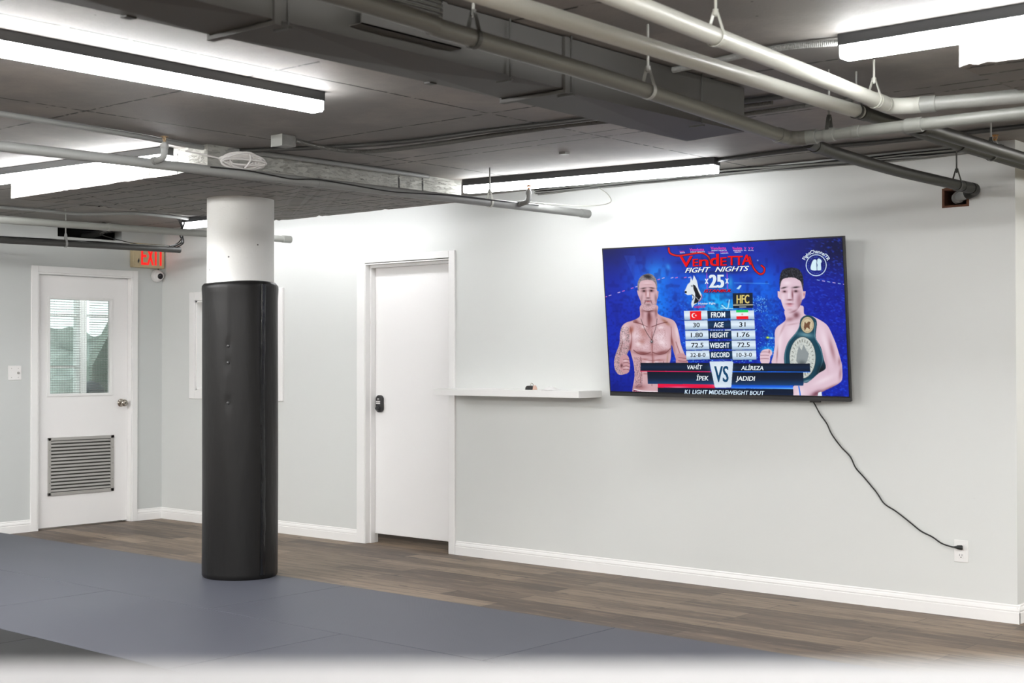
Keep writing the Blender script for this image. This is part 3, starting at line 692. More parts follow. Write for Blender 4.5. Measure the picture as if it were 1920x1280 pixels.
hanger(along(T0, T1, .905), .0245, T1-T0, 'light hanger on the far sprinkler pipe, left of the column', M['pipe_l'], M['rod'])
hanger(along(U0, U1, .80), .023, U1-U0, 'thin hanger on the dark pipe over the exit door', M['pipe_g'], M['rod'])
hanger((7.401, -.62, 2.2945), .0265, (0, 1, 0), 'thin hanger at the far right, on the pipe behind the cross pipe')

# ------------------------------------------------------------------ duct
DX0, DX1, DZ0, DZ1, DYE = 6.665, 6.945, 2.268, 2.447, -2.07
T = thing('air_duct', 'long grey sheet metal duct with creased panels under the ceiling', 'air duct', (6.8, -4.0, DZ1))
segs = [-9.8, -8.5, -7.2, -5.85, -4.535, -3.255, DYE]
for k in range(6):
    y0, y1 = segs[k]+.004, segs[k+1]-.004; b = MB()
    c = [(DX0,y0,DZ0),(DX1,y0,DZ0),(DX1,y1,DZ0),(DX0,y1,DZ0),(DX0,y0,DZ1),(DX1,y0,DZ1),(DX1,y1,DZ1),(DX0,y1,DZ1),((DX0+DX1)/2,(y0+y1)/2,DZ0-0.014)]
    if k < 5: fl = [(0,3,8),(3,2,8),(2,1,8),(1,0,8)]
    else:                                     # last panel has one diagonal crease
        c[8] = ((DX0+DX1)/2-.05, (y0+y1)/2-.05, DZ0+0.0); c += [(DX0+.0, y0+.02, DZ0+.0)]; c[1] = (DX1, y0, DZ0-.012); c[3] = (DX0, y1, DZ0-.010); fl = [(0,3,1),(1,3,2)]
    b.add(c, fl+[(4,5,6,7),(0,1,5,4),(1,2,6,5),(2,3,7,6),(3,0,4,7)])
    b.build('duct_section', M['duct'], T)
for y in segs[1:-1]:
    b = MB(); e = .010
    b.box(DX0-e, DX1+e, y-.012, y+.012, DZ0-.016, DZ0-.004); b.box(DX1, DX1+e, y-.012, y+.012, DZ0-.004, DZ1); b.box(DX0-e, DX0, y-.012, y+.012, DZ0-.004, DZ1)
    b.build('duct_flange', M['duct'], T)
for y in (-4.50, -3.56, -3.235, -2.41):
    b = MB(); b.cyl((DX1+.012, y, DZ0-.01), (DX1+.012, y, ZC), .0035, 8); b.box(DX1-.045, DX1+.022, y-.006, y+.006, DZ0-.022, DZ0-.015)
    b.build('hanger_rod', M['iron'], T)
for y in (-4.82, -3.64, -2.47):
    b = MB(); b.box(DX0-.008, DX0+.02, y-.016, y+.016, DZ0-.006, DZ0+.02); b.build('bracket', M['iron'], T)
# grille and the tray under it
b = MB(); gy0, gy1, gz0, gz1 = -4.35, -3.86, 2.375, 2.446; b.box(DX1, DX1+.012, gy0, gy1, gz0-.012, gz0); b.box(DX1, DX1+.012, gy1-.02, gy1, gz0, gz1); b.box(DX1, DX1+.012, gy0, gy0+.02, gz0, gz1); b.box(DX1, DX1+.001, gy0, gy1, gz0, gz1)
b.cur = 0; gr = b.build('grille', M['duct'], T)
b = MB()
for k in range(5):
    z = gz0+.004+k*.0145; b.hexa([(DX1+.001, gy0+.02, z+.010), (DX1+.012, gy0+.02, z), (DX1+.012, gy1-.02, z), (DX1+.001, gy1-.02, z+.010), (DX1+.001, gy0+.02, z+.0115), (DX1+.012, gy0+.02, z+.0015), (DX1+.012, gy1-.02, z+.0015), (DX1+.001, gy1-.02, z+.0115)])
b.build('grille_slat', M['pipe_o'], gr)
b = MB(); b.box(DX1, DX1+.05, -4.26, -3.835, 2.300, 2.304); b.box(DX1+.046, DX1+.05, -4.26, -3.835, 2.300, 2.346); b.build('drip_tray', M['duct'], T)

# ------------------------------------------------------------------ conduits, boxes, cables
def ribbed(P, r, pitch=.007, amp=.12, n=10):
    P = [Vector(p) for p in P]; D = [0]
    for i in range(1, len(P)): D.append(D[-1]+(P[i]-P[i-1]).length)
    out, rs, j = [], [], 0; N = int(D[-1]/(pitch/2))
    for k in range(N+1):
        d = D[-1]*k/N
        while j < len(P)-2 and D[j+1] < d: j += 1
        out.append(P[j]+(P[j+1]-P[j])*((d-D[j])/(D[j+1]-D[j]))); rs.append(r*(1+amp*(1 if k % 2 else -1)))
    return MB().tube(out, rs, n, smooth=False)
JB = thing('junction_box', 'small pale junction box on the ceiling, right of the white cable coil', 'junction box', (4.57, -2.50, ZC))
b = MB(); b.box(4.525, 4.605, -2.55, -2.46, ZC-.056, ZC); b.build('box_body', simple('dirty white box', (.22, .22, .21, 1), .5, var=.25, sc=30), JB, bevel=.004)
b = MB(); b.box(4.522, 4.608, -2.553, -2.549, ZC-.058, ZC); b.build('cover_plate', M['pipe_m'], JB)
cz = ZC-.014
P = catmull([(4.60, -2.46, cz-.01), (4.62, -2.25, cz-.026), (4.70, -2.05, cz-.026), (5.1, -1.975, cz-.02), (5.5, -1.94, cz-.01), (5.9, -1.88, cz), (6.35, -1.81, cz), (6.9, -1.77, cz)], 8)
tag(ribbed(P, .011).build('flexible_conduit', M['flex']), 'ribbed flexible conduit running from the junction box to the duct', 'conduit')
P = catmull([(4.0, -2.42, cz), (4.25, -2.30, cz), (4.6, -2.14, cz), (5.0, -2.03, cz), (5.5, -2.01, cz), (6.0, -1.96, cz), (6.5, -1.9, cz), (7.0, -1.85, cz)], 8)
tag(MB().tube(P, .012, 10).build('conduit', M['pipe_d']), 'smooth dark conduit lying beside the ribbed one on the ceiling', 'conduit')
P = catmull([(4.25, -5.0, cz), (4.14, -3.77, cz), (4.08, -3.1, cz), (4.02, -2.62, cz), (4.08, -2.3, cz), (4.105, -1.8, cz), (4.11, -1.0, cz)], 8)
tag(MB().tube(P, .013, 12).build('conduit', M['pipe_g']), 'grey conduit along the ceiling beside the concrete panel, upper left', 'conduit')
P = catmull([(7.66, -2.62, cz-.006), (7.45, -2.66, cz), (7.2, -2.63, cz), (7.0, -2.6, cz), (6.9, -2.59, cz)], 8)
tag(ribbed(P, .011).build('flexible_conduit', M['pipe_g']), 'ribbed conduit feeding the upper right light', 'conduit')
P = catmull([(5.80, -.45, cz), (6.36, -.50, cz), (6.9, -.44, cz), (7.45, -.45, cz), (9, -.45, cz)], 8)
tag(MB().tube(P, .012, 10).build('conduit', M['pipe_d']), 'dark conduit on the ceiling right of the wall light', 'conduit')
P = catmull([(7.3, -1.62, cz), (6.9, -1.60, cz), (6.6, -1.585, cz), (6.2, -1.5, cz)], 8)
tag(ribbed(P, .010).build('flexible_conduit', M['flex']), 'short ribbed conduit seen behind the duct end', 'conduit')
P = catmull([(0.5, -2.4, cz), (0.62, -1.9, cz), (0.7, -1.5, cz-.005), (0.75, -1.30, cz-.012), (0.86, -1.13, cz-.006), (1.0, -.95, cz), (1.02, -.65, cz), (.99, -.45, cz)], 8)
tag(MB().tube(P, .012, 10).build('conduit', M['pipe_g']), 'wavy grey conduit on the ceiling above the exit door', 'conduit')
o = MB().box(5.26, 5.30, -1.18, -1.14, ZC-.012, ZC).build('ceiling_clip', M['rod']); tag(o, 'tiny metal clip on the ceiling above the wall light', 'clip')

# cable bundle lying along the top of the wall
B = thing('cable_bundle', 'bundle of thin cables along the top edge of the back wall', 'cables', (5.7, -.03, 2.435))
for k in range(11):
    rr = random.Random(k); P = []
    for i in range(24):
        x = 4.15+(XE-.05-4.15)*i/23; P.append((x, -.010-.045*((k*37) % 11)/11-.004*rr.random(), 2.420+.026*((k*5) % 11)/11+.002*rr.random()-.004*math.sin(x*5+k)-.018*min(1, max(0, (x-5.6)/1.2))))
    MB().tube(catmull(P, 3), .0038, 6).build('cable', [M['pipe_m'], M['pipe_g'], M['blackrub'], M['pipe_d']][k % 4], B)
tag(MB().tube(catmull([(4.63, -.72, 2.275), (4.70, -.50, 2.272), (4.78, -.28, 2.275), (4.80, -.10, 2.31), (4.74, -.04, 2.37), (4.66, -.03, 2.42)], 8), .003, 6).build('cable', M['pipe_l']), 'thin looping cable between the capped sprinkler pipe end and the wall top', 'cable')
P = [along(S0, S1, t_)+Vector((.0275, 0, .012+dz)) for t_, dz in ((.43, 0), (.47, .004), (.50, -.004), (.53, -.012), (.56, .0), (.60, -.006), (.66, -.018), (.70, -.012), (.76, .0), (.84, .0), (.90, 0))]
tag(MB().tube(catmull(P, 6), .0035, 6).build('cable', M['blackrub']), 'thin black cable tied along the long sprinkler pipe', 'cable')
# coil of white cable on the pipe
ctr = along(S0, S1, .462)+Vector((.0, 0, .055)); ctr = Vector((4.476, -2.69, 2.311)); b = MB()
yd = (S1-S0).normalized(); xd = Vector((yd.y, -yd.x, 0))
for k in range(22):
    P = []; rr = random.Random(k+9); ra = rr.uniform(.06, .13); rb = rr.uniform(.014, .044); ang = rr.uniform(-.12, .12); ph_ = rr.uniform(.3, .9); oo = xd*rr.uniform(-.015, .015)+Vector((0, 0, rr.uniform(-.004, .006)))
    for i in range(25):
        a = 2*PI*i/24; l_ = ra*math.cos(a); h_ = rb*math.sin(a)
        P.append(ctr+oo+yd*(l_*math.cos(ang)-h_*math.sin(ang))+Vector((0, 0, h_*.95+l_*math.sin(ang)*.6))+xd*(h_*ph_+.006*math.sin(3*a+k)))
    b.tube(catmull(P, 2), .0052, 6)
b.tube(catmull([ctr+yd*.02+xd*.03+Vector((0,0,.036)), ctr+yd*.01+xd*.045, ctr-yd*.01+xd*.03-Vector((0,0,.036))], 6), .0045, 6)
b.tube(catmull([ctr-yd*.1, ctr-yd*.2+Vector((0,0,.008)), ctr-yd*.33+Vector((0,0,.018))], 6), .004, 6)
tag(b.build('cable_coil', M['white_c'], loc=tuple(ctr)), 'coil of white cable tied on top of the long sprinkler pipe', 'cable coil')

# black cables at the end of the dark pipe going up
B = thing('cable_bundle', 'black cables rising from the dark pipe end beside the exit sign', 'cables', (.885, -.47, 2.21))
for k in range(6):
    rr = random.Random(k+50); e = Vector((.885, -.48, 2.21))
    P = [e+Vector((rr.uniform(-.02, .02), rr.uniform(-.1, 0), rr.uniform(0, .02))), e+Vector((rr.uniform(-.04, .05), rr.uniform(0, .04), .05)), e+Vector((rr.uniform(-.05, .05), .02, .12)), e+Vector((.03+rr.uniform(-.03, .03), .02, .19)), e+Vector((.06+rr.uniform(-.1, .05), rr.uniform(-.12, .05), .235))]
    MB().tube(catmull(P, 6), .0045, 6).build('cable', M['blackrub'], B)
tag(MB().tube(catmull([(.75, -.62, 2.222), (.55, -.75, 2.27), (.3, -.8, 2.34), (.02, -.45, 2.40)], 6), .0035, 6).build('cable', M['blackrub']), 'thin black cable slanting from the wall hole down to the dark pipe', 'cable')
P = catmull([(-.22, -.62, 2.36), (-.05, -.60, 2.375), (.08, -.62, 2.40), (.2, -.7, 2.42)], 5)
tag(MB().tube(P, .026, 14).build('pipe', M['pipe_d']), 'dark pipe stub coming out of the black hole above the exit door', 'pipe')

# ------------------------------------------------------------------ exit sign, dome camera, switch, outlet
XS = thing('exit_sign', 'beige exit sign with lit red letters in the corner above the door', 'exit sign', (0.0, -.165, 2.215))
b = MB(); b.box(0, .05, -.320, -.012, 2.112, 2.315); body = b.build('sign_body', M['signbody'], XS, bevel=.004)
b = MB(); x = .0505
def rectb(y0, y1, z0, z1): b.box(.049, .0525, y0, y1, z0, z1)
z0, z1 = 2.135, 2.285
rectb(-.245, -.228, z0, z1); rectb(-.228, -.19, z0, z0+.02); rectb(-.228, -.195, 2.20, 2.22); rectb(-.228, -.19, z1-.02, z1)
for s in (-1, 1):
    yb, yt = -.155-s*.026, -.155+s*.026
    b.hexa([(.049, yb-.009, z0), (.0525, yb-.009, z0), (.0525, yb+.009, z0), (.049, yb+.009, z0), (.049, yt-.009, z1), (.0525, yt-.009, z1), (.0525, yt+.009, z1), (.049, yt+.009, z1)])
rectb(-.111, -.094, z0, z1); rectb(-.061, -.044, z0, z1); rectb(-.080, -.025, z1-.02, z1)
b.build('sign_letters', M['exitred'], XS)
b = MB(); b.prism([Vector((.0505, -.275, 2.145)), Vector((.0505, -.262, 2.165)), Vector((.0505, -.264, 2.18)), Vector((.0505, -.268, 2.19)), Vector((.0505, -.280, 2.165))], (0,0,0), (.001,0,0)); b.build('arrow_mark', M['plastic_b'], XS)
DC = thing('dome_camera', 'white dome security camera in the corner below the exit sign', 'security camera', (0, -.065, 2.05))
MB().lathe((0, -.065, 2.05), (1, .12, 0), [(.052, 0), (.054, .012), (.050, .03), (.044, .036)]).build('camera_base', M['plastic'], DC)
MB().lathe((.034, -.062, 2.05), (.95, -.15, -.12), [(.042, 0), (.040, .018), (.030, .030), (.024, .033)]).build('camera_dome', M['plastic'], DC)
MB().lathe((.055, -.064, 2.047), (.95, -.15, -.12), [(.026, 0), (.026, .010), (.020, .017), (.008, .021), (0, .022)]).build('camera_lens', M['tape'], DC)
tag(MB().tube(catmull([(.01, -.05, 2.10), (.014, -.035, 2.15), (.01, -.03, 2.2), (.016, -.03, 2.26)], 6), .004, 6).build('cable', M['blackrub']), 'short dark cable rising from the dome camera beside the exit sign', 'cable')
SW = thing('light_switch', 'white double switch plate on the wall left of the exit door', 'light switch', (0, -1.357, 1.24))
b = MB(); b.box(0, .006, -1.412, -1.300, 1.184, 1.296); b.build('cover_plate', M['plastic'], SW, bevel=.003)
b = MB(); b.lathe((.006, -1.328, 1.24), (1, 0, 0), [(.010, 0), (.009, .008), (0, .009)], 12); b.build('toggle', M['louvre'], SW)
for y, z in ((-1.328, 1.205), (-1.328, 1.275), (-1.384, 1.205), (-1.384, 1.275)):
    MB().lathe((.006, y, z), (1, 0, 0), [(.003, 0), (.003, .0008), (0, .001)], 8).build('screw', M['louvre'], SW)
OU = thing('power_outlet', 'white duplex wall outlet near the right end of the back wall', 'power outlet', (6.99, 0, .341))
b = MB(); b.box(6.952, 7.028, -.006, 0, .284, .398); b.build('cover_plate', M['plastic'], OU, bevel=.002)
for z in (.362, .318):
    soc = MB().box(6.973, 7.007, -.0085, -.006, z-.014, z+.014).build('socket', M['plastic'], OU, bevel=.004)
    if z < .33:
        b = MB(); b.box(6.982, 6.984, -.0092, -.0084, z-.002, z+.008); b.box(6.995, 6.997, -.0092, -.0084, z-.002, z+.008); b.lathe((6.99, -.0084, z-.008), (0, -1, 0), [(.003, 0), (.003, .0008), (0, .0009)], 10); b.build('slot', M['plastic_b'], soc)

# ------------------------------------------------------------------ shelf and things on it
b = MB(); b.box(3.41, 4.658, -.235, 0, 1.100, 1.1445)
tag(b.build('floating_shelf', M['trim'], bevel=.002), 'thick white floating shelf between the door and the television', 'shelf')
K = thing('car_key', 'black car key fob with pink tab lying on the floating shelf', 'key', (4.23, -.17, 1.1445))
kx, ky, kz = 4.215, -.19, 1.1450
out = [(-.030, 0), (-.026, .018), (-.016, .026), (.018, .028), (.030, .020), (.033, .008), (.028, 0)]
b = MB(); b.prism([Vector((kx+x_, ky, kz+z_)) for x_, z_ in out], (0, 0, 0), (0, .035, 0)); b.build('key_fob', M['plastic_b'], K, bevel=.004)
MB().box(kx-.014, kx-.004, ky-.002, ky, kz+.014, kz+.017).build('fob_emblem', M['steel'], K)
b = MB(); b.prism([Vector((kx+.034+x_, ky, kz+z_)) for x_, z_ in ((0, 0), (.004, .022), (.012, .030), (.020, .018), (.026, .002))], (0, 0, 0), (0, .02, 0)); b.build('leather_tab', M['skinpink'], K, bevel=.002)
b = MB(); b.tube(catmull([(kx+.01, ky+.01, kz+.028), (kx+.014, ky+.01, kz+.04), (kx+.024, ky+.01, kz+.042), (kx+.034, ky+.01, kz+.03)], 5), .0016, 6); b.build('key_ring', M['steel'], K)
b = MB(); V = []; n1, n2 = 14, 9
for i in range(n1):
    for j in range(n2):
        u_, v_ = i/(n1-1), j/(n2-1); e = math.sin(PI*u_)*math.sin(PI*v_)
        V.append((4.335+.10*u_, -.215+.09*v_, 1.1452+.024*e*(.6+.5*random.random())+(.002 if 0 < i < n1-1 else 0)))
b.add(V+[(p[0], p[1], 1.1448) for p in V], [(i*n2+j, (i+1)*n2+j, (i+1)*n2+j+1, i*n2+j+1) for i in range(n1-1) for j in range(n2-1)]+[tuple(n1*n2+k for k in (i*n2+j, i*n2+j+1, (i+1)*n2+j+1, (i+1)*n2+j)) for i in range(n1-1) for j in range(n2-1)], True)
tag(b.build('crumpled_tissue', M['tissue'], loc=(4.385, -.17, 1.145)), 'white crumpled tissue on the shelf beside the black key', 'tissue')

# gym pad leaning beyond the wall end
b = MB(); b.box(XE+.04, XE+.95, .86, 1.03, .0, .62)
tag(b.build('floor_pad', M['bluegrey'], bevel=.04), 'blue grey vinyl pad at the right edge, beyond the wall end', 'pad')

# ------------------------------------------------------------------ television
TC = Vector((5.6341, -.1745, 1.5599)); yaw, tl, rl = .0504, .1076, -.0066
TWd, THt = 1.565, .9006
ex = Vector((math.cos(yaw), math.sin(yaw), 0)); nn = Vector((math.sin(yaw), -math.cos(yaw), 0))
ez = math.cos(tl)*Vector((0,0,1))+math.sin(tl)*nn
TX = math.cos(rl)*ex+math.sin(rl)*ez; TZ = -math.sin(rl)*ex+math.cos(rl)*ez; TN = TX.cross(TZ).normalized()
if TN.dot(nn) < 0: TN = -TN
def tvp(s_, t_, d=0.0): return TC+TX*(s_-.5)*TWd+TZ*(.5-t_)*THt+TN*d
TV = thing('television', 'large flat television tilted on the wall, showing two fighters', 'television', tuple(TC))
MB().obox(TC-TN*.012, TX, TZ, TN, TWd/2, THt/2, .012).build('bezel', simple('dark bezel', (.018, .018, .02, 1), .3, .4), TV, bevel=.002)
MB().obox(TC-TN*.040-TZ*.05, TX, TZ, TN, TWd*.40, THt*.34, .020).build('back_housing', M['plastic_b'], TV, bevel=.01)
MB().obox(TC-TZ*(THt/2-.0105)+TN*.0012, TX, TZ, TN, TWd/2-.002, .010, .0012).build('bottom_strip', simple('dark metal strip', (.06, .06, .062, 1), .35, .6), TV)
MB().obox(TC-TZ*(THt/2+.004)+TX*.57-TN*.01, TX, TZ, TN, .03, .004, .008).build('button', M['plastic_b'], TV)
b = MB(); b.box(5.50, 5.80, -.012, 0, 1.42, 1.72); b.box(5.60, 5.68, -.10, -.012, 1.50, 1.62); b.build('wall_mount', M['iron'], TV)

# the broadcast picture: painted on a fine grid, picture coordinates U V
H_INV = np.array([[249.811921, 16.3170174, 1129.0], [-82.3978132, 274.500081, 467.0], [-.127886198, .00202713679, 1.0]])
H_FWD = np.array([[3.91249579e-3, -2.0064081e-4, -4.32350849], [3.24308447e-4, 5.63797762e-3, -2.99907979], [4.99696793e-4, -3.70881422e-5, 1.0]])
def to_st(u, v):
    q_ = H_FWD @ np.array([u, v, 1.0]); return q_[0]/q_[2], q_[1]/q_[2]
S0x, S1x, S0y, S1y = .0055, .9945, .0085, .968
NX, NY = 640, 362; SS = 2
sx = np.linspace(S0x, S1x, NX*SS); sy = np.linspace(S0y, S1y, NY*SS)
SX, SY = np.meshgrid(sx, sy)
w_ = H_INV[2,0]*SX+H_INV[2,1]*SY+1.0
U = (H_INV[0,0]*SX+H_INV[0,1]*SY+H_INV[0,2])/w_; V = (H_INV[1,0]*SX+H_INV[1,1]*SY+H_INV[1,2])/w_
img = np.zeros(U.shape+(3,)); img[:] = (8, 38, 176)

def vnoise(u, v, f, seed):
    r_ = np.random.default_rng(seed); G = r_.random((80, 80)); x = (u*f) % 79; y = (v*f) % 79
    xi = x.astype(int); yi = y.astype(int); fx = x-xi; fy = y-yi; fx = fx*fx*(3-2*fx); fy = fy*fy*(3-2*fy)
    xj = (xi+1) % 80; yj = (yi+1) % 80
    return G[yi, xi]*(1-fx)*(1-fy)+G[yi, xj]*fx*(1-fy)+G[yj, xi]*(1-fx)*fy+G[yj, xj]*fx*fy
def paint(mask, col, alpha=1.0):
    a = (mask*alpha)[..., None]; img[:] = img*(1-a)+np.array(col, float)*a
def blob(cu, cv, ru, rv, col, alpha=.7, ang=0, clip=None):
    c_, s_ = math.cos(math.radians(ang)), math.sin(math.radians(ang)); du, dv = U-cu, V-cv
    m_ = np.exp(-(((du*c_+dv*s_)/ru)**2+((-du*s_+dv*c_)/rv)**2))
    if clip is not None: m_ = m_*clip
    paint(m_, col, alpha)
def smoothp(P, k=5):
    P = np.array(P, float); n_ = len(P); out = []
    for i in range(n_):
        a, b_, c_, d_ = P[(i-1) % n_], P[i], P[(i+1) % n_], P[(i+2) % n_]
        for j in range(k):
            t_ = j/k; out.append(.5*((2*b_)+(c_-a)*t_+(2*a-5*b_+4*c_-d_)*t_*t_+(3*b_-a-3*c_+d_)*t_**3))
    return np.array(out)
def inside(P):
    P = np.array(P, float); m_ = np.zeros(U.shape, bool)
    box = (U >= P[:,0].min()) & (U <= P[:,0].max()) & (V >= P[:,1].min()) & (V <= P[:,1].max())
    iy, ix = np.where(box)
    if len(iy) == 0: return m_.astype(float)
    u_, v_ = U[iy, ix], V[iy, ix]; r_ = np.zeros(len(iy), bool); n_ = len(P)
    for i in range(n_):
        x1, y1 = P[i]; x2, y2 = P[(i+1) % n_]
        if y1 == y2: continue
        cnd = ((y1 > v_) != (y2 > v_)) & (u_ < (x2-x1)*(v_-y1)/(y2-y1)+x1); r_ ^= cnd
    m_[iy, ix] = r_; return m_.astype(float)
def poly(P, col, alpha=1.0, smooth=False, clip=None):
    m_ = inside(smoothp(P) if smooth else P)
    if clip is not None: m_ = m_*clip
    paint(m_, col, alpha); return m_
def stroke(P, wd, col, alpha=1.0, clip=None, curve=True):
    if curve and len(P) > 2: P = [(q_.x, q_.y) for q_ in catmull([(a[0], a[1], 0) for a in P], 5)]
    best = np.full(U.shape, 1e9)
    for (x1, y1), (x2, y2) in zip(P[:-1], P[1:]):
        L2 = (x2-x1)**2+(y2-y1)**2+1e-9; t_ = np.clip(((U-x1)*(x2-x1)+(V-y1)*(y2-y1))/L2, 0, 1)
        best = np.minimum(best, np.hypot(U-x1-t_*(x2-x1), V-y1-t_*(y2-y1)))
    m_ = np.clip((wd/2-best)/.35+.5, 0, 1)
    if clip is not None: m_ = m_*clip
    paint(m_, col, alpha)
def grad(P, c0, c1, c2=None, horizontal=False):    # banded vertical gradient inside a quad
    P = np.array(P, float); m_ = inside(P)
    t_ = np.clip((V-P[:,1].min())/(P[:,1].max()-P[:,1].min()), 0, 1)[..., None]
    c0, c1 = np.array(c0, float), np.array(c1, float); c2 = c1 if c2 is None else np.array(c2, float)
    g = np.where(t_ < .5, c0+(c1-c0)*t_*2, c1+(c2-c1)*(t_-.5)*2)
    img[:] = img*(1-m_[..., None])+g*m_[..., None]

# arena background
blob(1130, 450, 90, 60, (2, 8, 70), .9); blob(1150, 740, 60, 40, (2, 16, 110), .6); blob(1570, 465, 75, 60, (0, 2, 44), .97); blob(1480, 470, 60, 30, (2, 12, 110), .6)
blob(1228, 515, 26, 26, (40, 150, 250), .8); blob(1190, 530, 22, 40, (0, 80, 220), .6); blob(1240, 570, 22, 60, (0, 130, 245), .8); blob(1300, 540, 60, 50, (0, 105, 235), .7)
blob(1345, 560, 45, 35, (0, 175, 250), .85); blob(1350, 580, 30, 14, (60, 215, 255), .6); blob(1430, 540, 35, 45, (0, 110, 240), .75); blob(1445, 620, 22, 70, (0, 110, 225), .6); blob(1280, 640, 22, 60, (10, 90, 230), .6)
blob(1560, 560, 50, 60, (5, 22, 150), .8); blob(1580, 660, 30, 80, (8, 28, 165), .7)
poly([(1218, 520), (1236, 520), (1244, 640), (1196, 640)], (30, 140, 255), .35); poly([(1170, 480), (1190, 480), (1215, 560), (1205, 560)], (60, 120, 240), .2)
nz = vnoise(U, V, .55, 1); paint(np.clip((nz-.74)*6, 0, 1)*np.clip((V-545)/80, 0, 1)*np.clip((U-1255)/30, 0, 1)*np.clip((1475-U)/30, 0, 1), (120, 215, 255), .8)
nz = vnoise(U, V, .3, 2); paint(np.clip((nz-.5)*2, 0, 1)*np.clip((V-520)/60, 0, 1), (4, 16, 110), .45)
nz = vnoise(U, V, .14, 3); paint(np.clip((nz-.55)*3, 0, 1), (2, 14, 110), .35)
nz = vnoise(U*.4+V*.3, V*.8-U*.3, .5, 4); paint(np.clip((nz-.6)*3, 0, 1)*np.clip((U-1500)/30, 0, 1), (40, 90, 240), .5)
for k in range(22):
    u = 1134+k*8.2; v = 557-(u-1134)*.33 if u < 1240 else 522-(u-1240)*.03
    if k % 3 != 2 and u < 1296: stroke([(u, v), (u+4, v-1.2)], 1.3, (235, 205, 240) if k % 2 else (240, 120, 190), .9)
for k in range(6): u = 1531+k*10; v = 524+(u-1531)*.16; stroke([(u, v), (u+4.5, v+.8)], 1.3, (235, 200, 240) if k % 2 else (170, 210, 255), .9)
stroke([(1375, 530), (1440, 531)], 1.2, (120, 200, 255), .5); blob(1419, 488, 1.2, 1.2, (220, 240, 255), .9); blob(1252, 501, 4, 6, (60, 160, 245), .7, -15)
blob(1438, 632, 3, 2, (225, 255, 30), 1); blob(1445, 633, 4, 1.6, (190, 240, 255), .9); blob(1437, 655, 14, 6, (0, 190, 255), .7)
poly([(1379, 541), (1386, 534), (1389, 535), (1384, 542)], (210, 245, 255), .9)
stroke([(1352, 572), (1362, 578), (1366, 562)], 2.2, (205, 245, 255), .8); stroke([(1350, 577), (1372, 578)], 2, (205, 245, 255), .7)
for k in range(60):
    u, v = rng.uniform(1410, 1436), rng.uniform(555, 585)
    blob(u, v, .7, .9, (170, 235, 255), .8)
for u in (1323.5, 1361.5): stroke([(u, 510), (u+1, 541)], 1.6, (215, 60, 225), .85)
blob(1368, 528, 4, 9, (60, 190, 240), .6)

# fighter on the left
SK = (205, 166, 172); SKL = (238, 218, 226); SKD = (120, 62, 62); SKM = (166, 112, 112)
body = poly([(1201, 572), (1199, 592), (1186, 600), (1174, 604), (1166, 611), (1162, 624), (1161, 643), (1154, 663), (1151, 678), (1153, 692), (1159, 700), (1166, 701), (1175, 697), (1180, 688), (1178, 674), (1175, 664), (1180, 655), (1183, 664), (1187, 680), (1189, 702), (1187.5, 742), (1233, 742), (1240, 720), (1250, 690), (1256, 672), (1258, 646), (1262, 660), (1267, 676), (1268, 681), (1287, 681), (1286.5, 672), (1281, 660), (1275, 643), (1271.5, 624), (1266, 606), (1258, 598), (1240, 592), (1232, 586), (1231, 572)], SK, smooth=True)
blob(1193, 628, 12, 10, SKL, .7, 10, body); blob(1236, 630, 13, 10, SKL, .8, -10, body); blob(1208, 648, 9, 8, SKL, .5, 0, body); blob(1245, 645, 8, 9, SKL, .6, 0, body)
for u, v, a, b_, c_, al, an in ((1192, 602, 6, 3, SKD, .8, 30), (1183, 618, 4, 7, (150, 78, 60), .8, 15), (1247, 603, 10, 3, (140, 86, 60), .7, 40), (1206, 622, 7, 12, (160, 92, 80), .45, -20), (1202, 640, 6, 5, (150, 80, 66), .5, 0), (1221, 640, 2.2, 26, SKM, .75, 0), (1205, 661, 16, 3.4, SKD, .9, 8), (1240, 660, 15, 3.6, SKD, .85, -12), (1216, 603, 3, 14, SKD, .7, 0), (1218, 597, 5, 8, SKD, .6, 0), (1207, 672, 8, 1.8, SKM, .8, 0), (1236, 674, 9, 2, SKM, .8, -4), (1224, 676, 1.8, 14, SKM, .8, 0), (1181, 650, 2.6, 12, SKD, .8, 10), (1259, 640, 2.2, 10, SKD, .8, -10), (1250, 672, 1.6, 12, (170, 130, 110), .7, 5), (1198, 724, 12, 5, (140, 84, 86), .7, 0), (1262, 655, 3, 16, SKM, .6, -12), (1216, 590, 3, 8, (90, 40, 45), .8, 0), (1204, 588, 2.5, 9, (168, 120, 124), .8, 0), (1229, 586, 2.5, 9, (140, 92, 98), .8, 0), (1216, 582, 11, 2.5, (92, 48, 50), .85, 0)):
    blob(u, v, a, b_, c_, al, an, body)
blob(1171, 614, 5, 9, SKL, .5, 20, body); blob(1268, 622, 4, 16, SKL, .7, -10, body); blob(1274, 650, 3, 12, SKL, .5, -18, body)
for k in range(7): blob(1205+(k % 2)*9+3*(k//2 % 2), 684+5*(k//2), 5, 1.4, SKM, .5, 0, body)
tat = np.clip((vnoise(U, V, 1.3, 9)-.55)*6, 0, 1)*body
paint(tat*(inside([(1150, 618), (1179, 610), (1180, 655), (1176, 700), (1150, 700)])), (84, 84, 84), .75)
paint(tat*(inside([(1188, 668), (1202, 668), (1204, 725), (1190, 725)])), (70, 50, 60), .6)
paint(np.clip((vnoise(U, V, 1.1, 10)-.5)*3, 0, 1)*body*inside([(1192, 610), (1246, 610), (1250, 655), (1190, 655)]), (150, 96, 96), .35)
for P_ in ([(1187, 655), (1197, 662), (1208, 663), (1219, 659)], [(1222, 659), (1234, 663), (1246, 661), (1256, 652)], [(1187, 603), (1200, 606), (1213, 612)], [(1250, 603), (1237, 606), (1221, 612)]):
    stroke(P_, 1.5, (104, 52, 54), .75, body)
